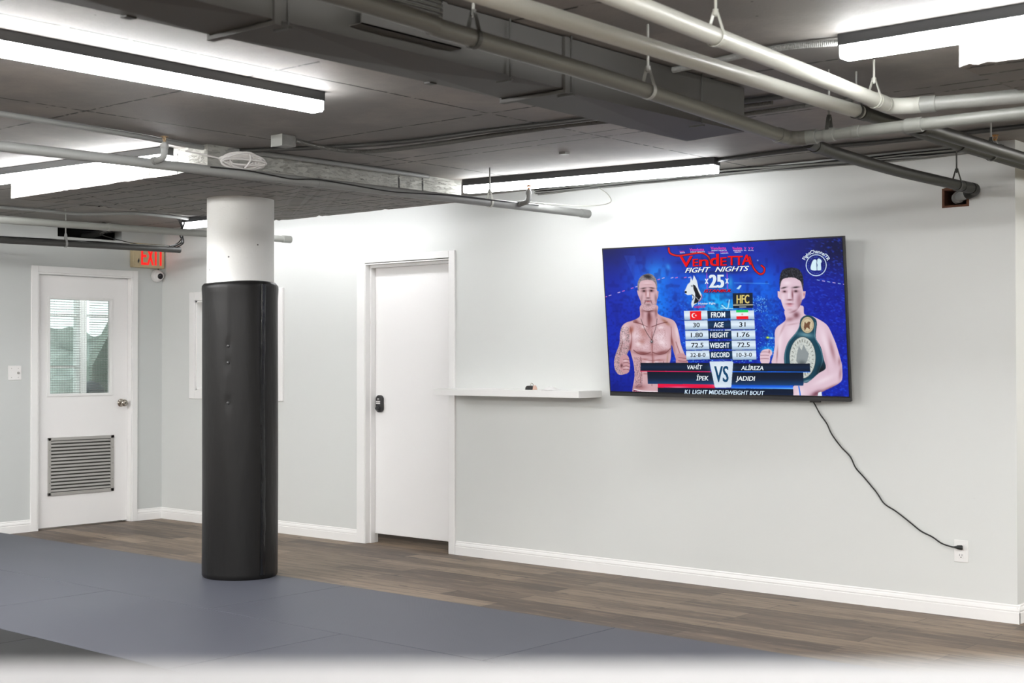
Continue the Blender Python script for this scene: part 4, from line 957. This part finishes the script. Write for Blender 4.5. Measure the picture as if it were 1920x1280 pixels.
for P_ in ([(1181, 612), (1184, 630), (1182, 652)], [(1257, 612), (1258, 632), (1256, 655)], [(1170, 626), (1166, 645), (1160, 664)], [(1266, 640), (1272, 658), (1277, 670)], [(1200, 668), (1202, 690), (1199, 716)], [(1243, 676), (1240, 700), (1236, 724)]):
    stroke(P_, 1.3, (128, 72, 72), .65, body)
for v in (673, 685, 699): stroke([(1207, v), (1221, v+1.5), (1236, v)], 1.1, (140, 84, 84), .6, body)
stroke([(1221.5, 622), (1222, 660), (1221, 722)], 1.3, (120, 66, 68), .6, body)
for u, v, a, b_ in ((1196, 644, 6, 5), (1239, 641, 6, 5), (1169, 632, 3, 8), (1213, 679, 4, 3), (1230, 679, 4, 3), (1212, 692, 4, 3), (1230, 692, 4, 3), (1206, 612, 5, 3), (1238, 613, 6, 3)): blob(u, v, a, b_, (246, 228, 234), .75, 0, body)
# fists
fm = poly([(1163, 668), (1171, 663), (1178, 668), (1180.5, 685), (1178, 696), (1170, 699), (1162, 690), (1161, 677)], (196, 150, 156), smooth=True)
for v in (673, 679, 685.5, 691.5): stroke([(1168, v), (1174, v-1), (1180, v+1)], 1.0, (96, 48, 56), .8, fm)
blob(1165, 684, 2.2, 3.5, (70, 30, 36), .8, 0, fm); blob(1172, 675, 4, 2, SKL, .6, 0, fm); blob(1174, 688, 4, 2, SKL, .5, 0, fm)
fm = poly([(1268, 664), (1276, 661), (1284, 665), (1287, 674), (1286.5, 681), (1267, 681)], (196, 146, 152), smooth=True)
for v in (669, 675): stroke([(1271, v), (1278, v+1), (1286, v+2)], 1.0, (100, 48, 56), .8, fm)
# chain
stroke([(1201, 597), (1209, 618), (1220, 636)], .8, (40, 32, 36), .9); stroke([(1231, 597), (1229, 612), (1221, 636)], .8, (40, 32, 36), .9); blob(1221, 639.5, 2.3, 2.8, (40, 44, 50), 1); blob(1220.5, 638.7, 1, 1, (220, 225, 230), 1)
# shorts
poly([(1187, 726), (1200, 732), (1216, 734), (1233, 732), (1233, 744), (1186, 744)], (120, 30, 60)); stroke([(1188, 728), (1204, 731.5), (1233, 732.5)], 2.2, (232, 220, 226))
paint(np.clip((vnoise(U, V, 1.4, 12)-.5)*6, 0, 1)*inside([(1187, 731), (1233, 734), (1233, 744), (1186, 744)]), (225, 190, 215), .8)
# head
hd = poly([(1195.5, 536), (1199, 523), (1206, 516), (1214, 514), (1223, 517), (1229, 526), (1231, 538), (1231, 556), (1230, 570), (1226, 578), (1217, 582), (1208, 581), (1203, 575), (1200, 562), (1196, 550)], (212, 176, 184), smooth=True)
poly([(1195.5, 552), (1194, 545), (1196.5, 545), (1200, 555), (1200, 563)], (206, 168, 178)); poly([(1231, 545), (1234, 546), (1233, 556), (1230.5, 563)], (190, 150, 160))
hr = poly([(1195, 540), (1196, 528), (1202, 518), (1213, 513.5), (1222, 515), (1229, 523), (1231.5, 536), (1230.5, 544), (1228, 532), (1222, 526), (1212, 525), (1202, 527), (1198, 534), (1197.5, 546)], (112, 104, 110), smooth=True)
paint(np.clip((vnoise(U*1.6, V, 1.2, 13)-.4)*4, 0, 1)*hr, (205, 200, 205), .55); blob(1215, 519, 6, 4, (22, 20, 24), .9, 15, hr); blob(1210, 518, 4, 2.4, (22, 20, 24), .7, 15, hr)
for u, v, a, b_, c_, al, an in ((1207, 545.5, 4.5, 2.6, (92, 52, 56), .9, 0), (1220.5, 545, 4.5, 2.6, (92, 52, 56), .9, 0), (1206.5, 540.3, 5, 1.1, (44, 26, 28), .95, -8), (1221.5, 539.8, 5, 1.1, (44, 26, 28), .95, 8), (1207, 545.5, 1.6, 1.1, (20, 14, 16), 1, 0), (1220.5, 545, 1.6, 1.1, (20, 14, 16), 1, 0), (1210.5, 551, 1.6, 6, SKM, .7, 0), (1217.5, 552, 1.6, 6, SKM, .6, 0), (1214.5, 551, 1.5, 6, (240, 214, 220), .7, 0), (1214.5, 558.5, 3.6, 1.2, (70, 36, 40), .8, 0), (1214.5, 565, 5, 1.1, (150, 60, 68), .95, 0), (1214.5, 563, 6, 1, (92, 62, 66), .7, 0), (1209, 566, 1, 4, (92, 62, 66), .7, 20), (1220.5, 566, 1, 4, (92, 62, 66), .7, -20), (1215, 571, 4, 2, (104, 76, 78), .7, 0), (1214, 533.5, 7, 1, SKM, .5, 0), (1202, 560, 2.5, 9, (150, 116, 120), .6, 10), (1229, 560, 2.5, 9, (120, 88, 96), .7, -6), (1213, 531, 8, 3, (236, 210, 216), .5, 0)):
    blob(u, v, a, b_, c_, al, an, hd)
paint(np.clip((vnoise(U, V, 1.5, 14)-.5)*4, 0, 1)*hd*np.clip((V-561)/8, 0, 1), (110, 86, 88), .45)

# fighter on the right
SK2 = (220, 192, 206); L2c = (242, 226, 236); D2c = (134, 82, 90); M2c = (184, 144, 156)
body = poly([(1471, 580), (1472, 598), (1464, 606), (1456, 612), (1451.5, 622), (1451.5, 646), (1449, 664), (1449, 684), (1500, 690), (1505.5, 717), (1486.6, 724), (1486, 748), (1522, 748), (1530, 744), (1543, 734), (1562, 725), (1574, 718), (1579.5, 710), (1579.5, 688), (1576.5, 674), (1568, 646), (1561, 629), (1552, 611), (1540, 601), (1522, 592), (1507, 588), (1503, 572)], SK2, smooth=True)
for u, v, a, b_, c_, al, an in ((1461, 640, 5, 26, L2c, .7, 4), (1482, 622, 10, 14, L2c, .5, 20), (1466, 616, 2, 14, M2c, .6, 25), (1485, 607, 12, 1.6, M2c, .6, -10), (1546, 640, 6, 26, L2c, .6, -16), (1560, 655, 4, 22, D2c, .55, -14), (1547, 672, 3, 20, M2c, .5, -12), (1545, 712, 22, 5, L2c, .6, -24), (1556, 728, 22, 3.4, D2c, .8, -24), (1576, 700, 3, 12, D2c, .5, 5), (1574, 678, 3, 8, D2c, .5, 0), (1500, 735, 9, 8, L2c, .6, -20), (1530, 738, 12, 5, (104, 50, 66), .8, -25), (1456, 664, 1.4, 14, D2c, .6, 4), (1480, 598, 8, 4, D2c, .6, -10), (1492, 590, 6, 6, (100, 50, 60), .8, 0)):
    blob(u, v, a, b_, c_, al, an, body)
poly([(1534, 736), (1540, 734), (1542, 748), (1532, 748)], (225, 232, 242))
stroke([(1497, 724), (1499, 735), (1500.5, 748)], 2.2, (20, 110, 225))
# belt
bl = poly([(1500.6, 597), (1497, 612), (1491, 623), (1477, 640), (1470, 660), (1469.5, 682), (1478, 702), (1506, 717), (1517.5, 714), (1534, 700), (1548, 690), (1544, 672), (1538.6, 650), (1529, 632), (1531, 604), (1524.5, 594), (1511.9, 590)], (16, 64, 84), smooth=True)
stroke([(1499, 608), (1492, 624), (1478, 641), (1471.5, 660), (1471, 682)], 1.2, (120, 170, 185), .6, bl); stroke([(1528, 604), (1527, 630), (1537, 651), (1542, 674), (1534, 698)], 1.2, (110, 160, 175), .7, bl)
blob(1510, 627, 16, 5, (120, 160, 172), .8, 8, bl); blob(1540, 694, 8, 14, (4, 10, 16), .8, 20, bl); blob(1512, 714, 10, 2, (150, 175, 185), .7, -15, bl)
def ell(cu, cv, ru, rv, col, al=1.0, ang=0):
    c_, s_ = math.cos(math.radians(ang)), math.sin(math.radians(ang)); du, dv = U-cu, V-cv
    r_ = np.sqrt(((du*c_+dv*s_)/ru)**2+((-du*s_+dv*c_)/rv)**2); m_ = np.clip((1-r_)*ru/.4+.5, 0, 1); paint(m_, col, al); return m_
e_ = ell(1513, 608.5, 13, 16, (60, 70, 64)); e_ = ell(1513, 608.5, 12, 15, (206, 192, 160))
for k in range(22): a = 2*PI*k/22; blob(1513+10*math.cos(a), 608.5+12.5*math.sin(a), .8, .8, (120, 100, 80), .9)
poly([(1506, 613), (1508, 602), (1511, 606), (1515, 602), (1519, 603), (1517, 610), (1518, 617), (1512, 613), (1508, 619)], (112, 78, 56))
e_ = ell(1504, 670, 25.5, 40, (52, 70, 76)); e_ = ell(1504, 670, 24.3, 38.5, (208, 212, 206))
paint(np.clip((vnoise(U, V, .9, 20)-.45)*4, 0, 1)*e_, (150, 160, 160), .5)
poly([(1493, 664), (1497, 648), (1502, 656), (1506, 645), (1511, 656), (1516, 662), (1513, 676), (1507, 684), (1498, 684), (1492, 676)], (140, 148, 150), clip=e_); blob(1503, 680, 7, 5, (70, 78, 80), .6, 0, e_)
for k in range(26):
    a = 2*PI*k/26+.1; stroke([(1504+18.5*math.cos(a), 670+30*math.sin(a)), (1504+20.8*math.cos(a), 670+34*math.sin(a))], 1.5, (110, 112, 104), .8, e_)
# fist
fm = poly([(1425, 660), (1430, 655), (1439, 653.5), (1445, 656), (1446.5, 663), (1443, 668), (1440.5, 680), (1426, 680), (1423.5, 668)], (222, 192, 204), smooth=True)
for v in (659.5, 665.5, 672): stroke([(1424, v), (1433, v-.6), (1440, v)], 1.0, (130, 84, 98), .8, fm)
blob(1441, 658.5, 1.1, 3, (110, 50, 60), .8, 0, fm)
# head
hd = poly([(1461, 530), (1463, 516), (1470, 508), (1482, 505), (1495, 509), (1502, 518), (1505, 532), (1504, 552), (1501, 568), (1494, 580), (1485, 586.5), (1476, 586), (1469, 579), (1464, 566), (1461, 552)], SK2, smooth=True)
poly([(1461.5, 546), (1456.5, 545), (1457, 556), (1462, 562)], (222, 190, 202)); poly([(1504, 545), (1509.5, 545.5), (1508, 557), (1503, 562)], (226, 196, 206)); blob(1506.5, 551, 1, 4, (150, 60, 66), .8)
hr = poly([(1460.5, 540), (1460, 526), (1461.5, 514), (1467, 505), (1479, 501.5), (1493, 502.5), (1501, 510), (1505, 523), (1505, 544), (1502.5, 536), (1500, 527), (1494, 523), (1488, 520), (1476, 520), (1468, 522), (1463.5, 527)], (20, 20, 26), smooth=True)
paint(np.clip((vnoise(U*1.8, V*.6, 1.0, 22)-.55)*5, 0, 1)*hr, (96, 104, 122), .6); blob(1503, 536, 2, 7, (96, 88, 98), .7, 0, hr)
for u, v, a, b_, c_, al, an in ((1469.5, 546, 4.6, 2.4, (120, 66, 78), .8, 0), (1491, 545.5, 4.8, 2.6, (104, 56, 66), .85, 0), (1468.5, 538.8, 5.2, 1.4, (32, 22, 26), .97, -14), (1491, 538, 6.2, 1.6, (32, 22, 26), .97, -6), (1469.5, 545.8, 2, 1.3, (22, 16, 20), 1, 0), (1491, 545.2, 2, 1.3, (22, 16, 20), 1, 0), (1484.5, 552, 1.8, 9, (112, 56, 66), .75, -3), (1478, 553, 1.6, 8, L2c, .8, 0), (1479.5, 561.5, 5, 1.3, (96, 44, 54), .85, 0), (1479.5, 569.2, 6, 1.2, (128, 46, 60), .95, 0), (1479.5, 572.4, 5, 1.4, (206, 130, 144), .8, 0), (1497, 560, 5, 14, (150, 100, 112), .7, 8), (1500, 572, 4, 8, (110, 62, 74), .7, 20), (1474, 530, 8, 4, L2c, .7, 0), (1467, 560, 3, 10, L2c, .5, 0), (1480, 580, 5, 2, M2c, .6, 0), (1488, 583, 8, 2.4, (120, 70, 80), .6, -20)):
    blob(u, v, a, b_, c_, al, an, hd)

# title shadows, swashes
for wd, c_ in ((5.4, (40, 4, 30)), (3.2, (222, 8, 14))):
    stroke([(1253, 466), (1254.5, 474), (1262, 478.5), (1273, 480), (1290, 477.5), (1308, 474.5), (1319, 476), (1327, 482), (1329, 488)], wd*.85, c_, 1)
    stroke([(1404, 482), (1408, 495), (1414, 506), (1423, 513.5), (1430, 511), (1431.5, 503), (1426, 497.5)], wd*.85, c_, 1)
blob(1340, 492, 64, 8, (4, 14, 60), .55); blob(1343, 510, 60, 4, (4, 14, 60), .5); blob(1344, 546, 26, 4, (10, 10, 80), .6); blob(1343, 527, 22, 13, (6, 40, 150), .4)
# dog emblem
poly([(1292.5, 529), (1294, 519), (1297, 526), (1299.6, 515.5), (1305, 526), (1306.5, 532), (1308, 540), (1314.5, 553), (1312, 561), (1305.6, 568), (1300, 571), (1296.3, 577), (1294.5, 569), (1297, 559.5), (1296, 552), (1288, 553), (1283, 550), (1282, 546), (1285, 540), (1288, 533)], (222, 230, 236))
poly([(1298, 533), (1302, 535), (1305.6, 541), (1309, 549), (1313, 556), (1306.7, 567), (1299, 569), (1302, 558), (1302, 550), (1299, 542)], (12, 16, 26)); ell(1284.4, 547.3, 2.1, 2.2, (14, 16, 24)); blob(1296, 536, 1.6, 1.2, (30, 36, 46), .9); stroke([(1296, 552), (1300, 556), (1297, 562)], 1.2, (20, 24, 34)); stroke([(1303, 556), (1308, 562)], .8, (225, 230, 236))
stroke([(1314, 552), (1314.5, 558), (1309, 565)], 1.2, (200, 20, 90), .9)
# HFC card
poly([(1372, 549.5), (1409.3, 548.2), (1410.3, 576.3), (1373, 577)], (6, 22, 44)); stroke([(1373.5, 571.5), (1409.5, 570.8)], 1.6, (232, 222, 190)); stroke([(1385, 575), (1397, 574.8)], 1.3, (205, 215, 220)); stroke([(1375, 569.6), (1381, 569.4)], .6, (150, 140, 110))
# stat table
lt = ((196, 214, 232), (226, 240, 252), (150, 176, 202)); dk = (8, 44, 82)
def cell(u0, u1, v0, v1, du=1.0, dv=-1.0): grad([(u0, v0), (u1, v0+dv), (u1+du, v1+dv), (u0+du, v1)], *lt)
for u0, u1, v0, v1 in ((1281, 1324.4, 582.6, 599), (1282, 1325, 600.8, 617.6), (1283, 1326.4, 619.4, 635.8), (1283.8, 1327.5, 638.2, 654.8), (1284.7, 1328, 657, 673.4)):
    cell(u0, u1, v0, v1); stroke([(u0+1, v1+.9), (u1+1, v1+.2)], 1, (12, 50, 90), .8, curve=False)
for u0, u1, v0, v1 in ((1367.5, 1412, 581.4, 598.3), (1368, 1412.8, 600, 616.6), (1369.4, 1414, 618.8, 636), (1370, 1415, 637.8, 654.8), (1371, 1416, 656.6, 673.6)):
    cell(u0, u1, v0, v1, 1, -.4); stroke([(u0+1, v1+.9), (u1+1, v1+.4)], 1, (12, 50, 90), .8, curve=False)
for u0, u1, v0, v1 in ((1324.4, 1367.5, 582.4, 596.4), (1325, 1368, 600.8, 616), (1326.4, 1369.4, 619.4, 635), (1327.4, 1370.2, 639, 654), (1328, 1371, 657.6, 672.4)):
    grad([(u0, v0), (u1, v0-.6), (u1+.8, v1-.4), (u0+.8, v1)], (4, 30, 62), (12, 54, 92), (4, 26, 58))
for k in range(5): stroke([(1331+k*5, 618.2), (1333.5+k*5, 618)], 1.6, (210, 235, 250), .8)
stroke([(1358, 618), (1368, 617.8)], 2, (220, 232, 244), .9)
poly([(1292, 582.8), (1313, 582.4), (1313.6, 599), (1292.6, 599.4)], (238, 12, 26)); ell(1299.6, 590.8, 4.4, 4.4, (245, 240, 242)); ell(1301, 590.8, 3.5, 3.5, (238, 12, 26))
poly([(1303.2+2.2*math.cos(2*PI*k/10+.3)*(1 if k % 2 else .42), 590.8+2.2*math.sin(2*PI*k/10+.3)*(1 if k % 2 else .42)) for k in range(10)], (245, 240, 242))
poly([(1378.4, 580.6), (1401, 580.2), (1401.2, 585), (1378.6, 585.3)], (18, 205, 92)); poly([(1379, 592.4), (1401.2, 592), (1401.4, 597.3), (1379.2, 597.7)], (238, 12, 26)); poly([(1378.6, 585.3), (1401.2, 585), (1401.2, 592), (1379, 592.4)], (236, 238, 242)); blob(1390, 588.6, 1.5, 1.6, (190, 80, 90), .7)
# name bars
bars = (((3, 14, 30), (10, 34, 64), (4, 18, 38)))
grad([(1200, 678.6), (1328, 679), (1331, 695), (1200, 693.8)], *bars); grad([(1372, 680), (1518, 681), (1519, 696.4), (1371.5, 695)], *bars)
grad([(1212.5, 695), (1333, 696.6), (1338, 720), (1213.5, 718)], (4, 16, 34), (8, 26, 52), (20, 66, 116)); grad([(1371.5, 697), (1505.5, 697.6), (1506, 722.5), (1369.6, 721)], (4, 16, 34), (8, 26, 52), (20, 66, 116))
stroke([(1200, 694.3), (1330, 696)], 1.3, (226, 20, 80), curve=False); stroke([(1371, 696), (1518, 697)], 1.3, (20, 110, 235), curve=False)
grad([(1232, 718), (1337, 720), (1339, 726.5), (1232, 725)], (236, 10, 40), (225, 12, 80), (240, 6, 20)); blob(1270, 724.5, 20, 1, (255, 170, 210), .7)
grad([(1369.6, 720.6), (1486, 722), (1486, 729), (1369, 727)], (10, 70, 190), (24, 100, 230), (110, 180, 245))
grad([(1232, 725), (1339, 727), (1368, 727.5), (1486.5, 729), (1487, 748), (1232, 743)], (4, 20, 42), (5, 22, 48), (8, 44, 96))
poly([(1328.6, 677.4), (1330.5, 676.6), (1371, 676.6), (1373, 678.2), (1369.4, 724), (1368, 725.8), (1340, 725.8), (1338.4, 724.4)], (206, 222, 236)); blob(1350, 690, 16, 12, (232, 242, 250), .7); blob(1350, 722, 14, 3, (232, 240, 248), .6)
# channel emblem
for k in range(72):
    a = 2*PI*k/72; r0, r1 = (18.2, 20) ; stroke([(1529.3+19*math.cos(a), 496.6+19.6*math.sin(a)), (1529.3+19*math.cos(a+.1), 496.6+19.6*math.sin(a+.1))], 1.4, (215, 235, 250), curve=False)
for k in range(28): a = 2*PI*k/28; blob(1529.3+14.8*math.cos(a), 496.6+15.2*math.sin(a), .6, .6, (170, 195, 225), .8)
poly([(1518.5, 503), (1520, 495), (1523, 488), (1527, 485.5), (1530, 488), (1530, 494), (1531, 500), (1530, 506), (1522, 506)], (214, 238, 248), smooth=True); poly([(1539, 503), (1538, 494), (1540, 489), (1536, 484.5), (1532, 485), (1531, 490), (1531.5, 498), (1531, 505.5), (1537, 506)], (206, 232, 244), smooth=True); stroke([(1530.6, 487), (1530.4, 497), (1531, 505)], .9, (20, 40, 90), .9)

img = img.reshape(NY, SS, NX, SS, 3).mean((1, 3))/255.0
img = np.where(img <= .04045, img/12.92, ((img+.055)/1.055)**2.4)
b = MB(); me = bpy.data.meshes.new('screen')
gx = np.linspace(S0x, S1x, NX); gy = np.linspace(S0y, S1y, NY); GX, GY = np.meshgrid(gx, gy)
tx, tz, tn = map(np.array, (TX, TZ, TN))
def scr3(s_, t_, d): return (np.multiply.outer(s_-.5, tx)*TWd+np.multiply.outer(.5-t_, tz)*THt+tn*d)
verts = scr3(GX.ravel(), GY.ravel(), .0016)
ii, jj = np.meshgrid(np.arange(NY-1), np.arange(NX-1), indexing='ij'); i0 = (ii*NX+jj).ravel()
faces = np.stack([i0, i0+NX, i0+NX+1, i0+1], 1)
tv_v = [verts]; tv_f = [faces.tolist()]; tv_m = [np.zeros(len(faces), int)]; nv = len(verts); tcols = [np.c_[img.reshape(-1, 3), np.ones(nv)]]

# lettering on the picture: text outlines mapped into picture coordinates
TXT = []
def text(s_, u0, u1, v0, v1, h, col, bold=.03, shear=0.0, arc=None, d=.0022, shadow=None):
    if shadow: text(s_, u0+.7, u1+.7, v0+.7, v1+.7, h, shadow, bold+.03, shear, arc, d-.0003)
    sp = bold*h*.55                          # heavier strokes: the outline laid down again, shifted sideways
    for q_, dd in ((-sp, 0), (0, .0001), (sp, .0002)):
        cu = bpy.data.curves.new('lettering', 'FONT'); cu.body = s_; cu.size = 1; cu.shear = shear; cu.resolution_u = 3; cu.offset = .008
        o_ = bpy.data.objects.new('lettering', cu); COL.objects.link(o_)
        if arc: TXT.append((o_, u0, u1, v0, v1, h, col, arc[:2]+(arc[2]+q_,)+arc[3:], d+dd))
        else: TXT.append((o_, u0+sp+q_, u1-sp+q_, v0, v1, h, col, arc, d+dd))
WHT = (236, 244, 250); DRK = (14, 16, 22)
R_ = (228, 8, 14)
# serif capitals of the title get slab feet painted with the letters below
text('V', 1273, 1297.5, 500.5, 499.8, 19.5, R_, .035, shadow=(30, 4, 24)); text('E', 1297.5, 1308, 499.2, 498.8, 13.5, R_, .05, shadow=(30, 4, 24)); text('n', 1309.5, 1327, 498.8, 498.2, 12, R_, .05, shadow=(30, 4, 24))
text('d', 1329.5, 1346.5, 498.4, 498, 22, R_, .05, shadow=(30, 4, 24)); text('E', 1349, 1361, 498, 497.4, 15.5, R_, .05, shadow=(30, 4, 24)); text('TT', 1363, 1391, 497, 496.4, 17, R_, .045, shadow=(30, 4, 24)); text('A', 1389, 1408, 496, 495.4, 18.5, R_, .04, shadow=(30, 4, 24))
text('FIGHT', 1283, 1331, 511.4, 509.6, 9, WHT, .05, .35, shadow=(8, 10, 40)); text('NIGHTS', 1339, 1403, 509.4, 507.2, 9, WHT, .05, .35, shadow=(8, 10, 40))
text('25', 1327.5, 1356.5, 538.8, 538.4, 24, (224, 236, 246), .11, shadow=(10, 40, 130)); text('x', 1320, 1327, 531.6, 531.4, 9, WHT, .05); text('x', 1358.4, 1364.8, 531, 530.8, 9, WHT, .05)
text('ISTANBUL', 1318, 1369.5, 547.6, 546.8, 5.4, (214, 8, 24), .05, .4, shadow=(40, 6, 50))
text('Hunter Fight', 1308, 1340, 570.4, 569.8, 4, (226, 240, 246), .02); text('LOJBOX', 1300.7, 1321, 576.6, 576, 3.9, (200, 10, 96), .05)
text('HFC', 1379.4, 1403.5, 568.4, 567.8, 16, (222, 202, 120), .05)
for u0, u1, v in ((1291.5, 1319, 471), (1331, 1360, 468), (1371.5, 1390, 468)):
    text('Vendetta', u0, u1, v, v-.6, 5.2, (226, 70, 165), .05); text('FIGHT NIGHTS', u0+2, u1+1, v+2.9, v+2.3, 1.9, WHT, .04)
for u0, u1, v in ((1273, 1282, 473), (1326, 1337, 474), (1349, 1363, 473.6), (1375, 1387, 471.5)):
    text('Vendetta', u0, u1, v, v-.4, 2.4, (226, 90, 175), .04); text('NIGHTS', u0+1, u1+1, v+2.2, v+1.8, 1.6, WHT, .04)
for u0 in (1393.5, 1401.5, 1407): text('V', u0, u0+4, 467.4, 467.8, 4.4, (226, 80, 170), .05); text('FN', u0, u0+4, 470, 470.3, 1.8, WHT, .04)
for s_, u0, u1, v0, v1, h in (('FROM', 1331.6, 1358.2, 594.6, 593.8, 10), ('AGE', 1336.6, 1355.2, 613.2, 612.6, 9.4), ('HEIGHT', 1329.8, 1364.2, 632.2, 631.4, 9.6), ('WEIGHT', 1329.2, 1366.4, 651.4, 651, 9.6), ('RECORD', 1332, 1366.4, 669.2, 668.6, 9.2)):
    text(s_, u0, u1, v0, v1, h, WHT, .045)
for s_, u0, u1, v, h in (('30', 1298, 1310.5, 612.6, 8.4), ('1.80', 1294, 1316.3, 631.4, 8.6), ('72.5', 1294.6, 1317.4, 650.2, 8.4), ('32-8-0', 1293, 1321.2, 668.2, 7.4), ('31', 1384.6, 1396.4, 611.8, 8.4), ('1.76', 1380.3, 1403.9, 631, 8.8), ('72.5', 1381, 1404.4, 649.8, 8.6), ('10-3-0', 1379.6, 1408.5, 668, 7.4)):
    text(s_, u0, u1, v+.2, v-.2, h, DRK, .03)
text('VAHİT', 1286.9, 1315.3, 691.2, 691.2, 8, WHT, .035, .15); text('İPEK', 1303.8, 1327, 712, 712.2, 8.8, WHT, .035, .15)
text('ALİREZA', 1388, 1430.2, 692.8, 693.2, 8, WHT, .035, .15); text('JADIDI', 1378, 1414.6, 712.8, 713.4, 8.6, WHT, .035, .15)
text('K1 LIGHT MIDDLEWEIGHT BOUT', 1282, 1432, 737, 740.2, 7.6, (214, 234, 250), .03, .15)
text('VS', 1337.3, 1364.6, 714.8, 714.8, 29.5, (16, 70, 110), .035)
text('FightChannelTR', 0, 0, 0, 0, 6.6, (226, 240, 250), .035, 0, arc=(1529.3, 496.6, 22.8, 205, 338))
bpy.context.view_layer.update(); dg = bpy.context.evaluated_depsgraph_get()
tmats = {}; matlist = []
def txtmat(col):
    if col not in tmats:
        c_ = lin(*col); tmats[col] = len(matlist)+1; matlist.append(emis('lit lettering', c_, 1.0)); matlist[-1].node_tree.nodes['Principled BSDF'].inputs['Base Color'].default_value = (0, 0, 0, 1)
        matlist[-1].node_tree.nodes['Principled BSDF'].inputs['Specular IOR Level'].default_value = .1
    return tmats[col]
for o_, u0, u1, v0, v1, h, col, arc, d in TXT:
    ev = o_.evaluated_get(dg); ms = ev.to_mesh(); P = np.array([v_.co[:2] for v_ in ms.vertices]); F = [list(p_.vertices) for p_ in ms.polygons]; ev.to_mesh_clear()
    if len(P) == 0: continue
    x0, x1 = P[:,0].min(), P[:,0].max(); y1 = P[:,1].max()
    CAPH = .727
    if o_.data.body in ('VAHİT', 'İPEK', 'ALİREZA', 'FightChannelTR', 'Hunter Fight', 'Vendetta'): y1 = CAPH
    st = []
    for x, y in P:
        a = (x-x0)/(x1-x0)
        if arc: cu_, cv_, rr, a0, a1 = arc; an = math.radians(a0+(a1-a0)*a); r_ = rr+y/y1*h; u_, v_ = cu_+r_*math.cos(an), cv_+r_*math.sin(an)
        else: u_, v_ = u0+(u1-u0)*a, v0+(v1-v0)*a-y/y1*h
        st.append(to_st(u_, v_))
    st = np.array(st); vv = scr3(st[:,0], st[:,1], d)
    tv_v.append(vv); tv_f.append([[i+nv for i in f] for f in F]); tv_m.append(np.full(len(F), txtmat(col))); tcols.append(np.ones((len(vv), 4))); nv += len(vv)
for o_, *_ in TXT: cu = o_.data; bpy.data.objects.remove(o_); bpy.data.curves.remove(cu)
allv = np.concatenate(tv_v); allf = sum(tv_f, [])
me.from_pydata(allv.tolist(), [], allf)
sm, nt, bs = new_mat('lit television picture')
at = nd(nt, 'ShaderNodeAttribute'); at.attribute_name = 'picture'
bs.inputs['Base Color'].default_value = (.004, .004, .005, 1); bs.inputs['Roughness'].default_value = .35; bs.inputs['Specular IOR Level'].default_value = .15
nt.links.new(at.outputs['Color'], bs.inputs['Emission Color']); bs.inputs['Emission Strength'].default_value = 1.0
for m_ in [sm]+matlist: me.materials.append(m_)
me.polygons.foreach_set('material_index', np.concatenate(tv_m).astype(np.int32))
ca = me.color_attributes.new('picture', 'FLOAT_COLOR', 'POINT'); ca.data.foreach_set('color', np.concatenate(tcols).astype(np.float32).ravel())
me.update()
so = bpy.data.objects.new('screen', me); COL.objects.link(so); so.parent = TV

# power cord hanging along the wall into the outlet
P = [(6.135, -.10, 1.17), (6.145, -.07, 1.14), (6.157, -.03, 1.097), (6.187, -.016, 1.035), (6.228, -.014, .981), (6.257, -.012, .924), (6.314, -.016, .857), (6.368, -.012, .804), (6.4, -.012, .745), (6.451, -.014, .695), (6.523, -.012, .617), (6.567, -.012, .56), (6.633, -.013, .524), (6.709, -.012, .473), (6.773, -.012, .429), (6.836, -.014, .404), (6.889, -.018, .375), (6.941, -.022, .363), (6.968, -.024, .362)]
PC = thing('power_cable', 'black power cord hanging from the television down to the wall outlet', 'power cord', (6.99, -.02, .362))
MB().tube(catmull(P, 6), .0038, 8).build('cord', M['blackrub'], PC)
b = MB(); b.tube([(6.962, -.024, .362), (6.972, -.024, .362), (6.978, -.022, .362), (7.000, -.022, .362), (7.004, -.020, .362)], [.005, .008, .011, .013, .010], 12); b.build('plug', M['blackrub'], PC)
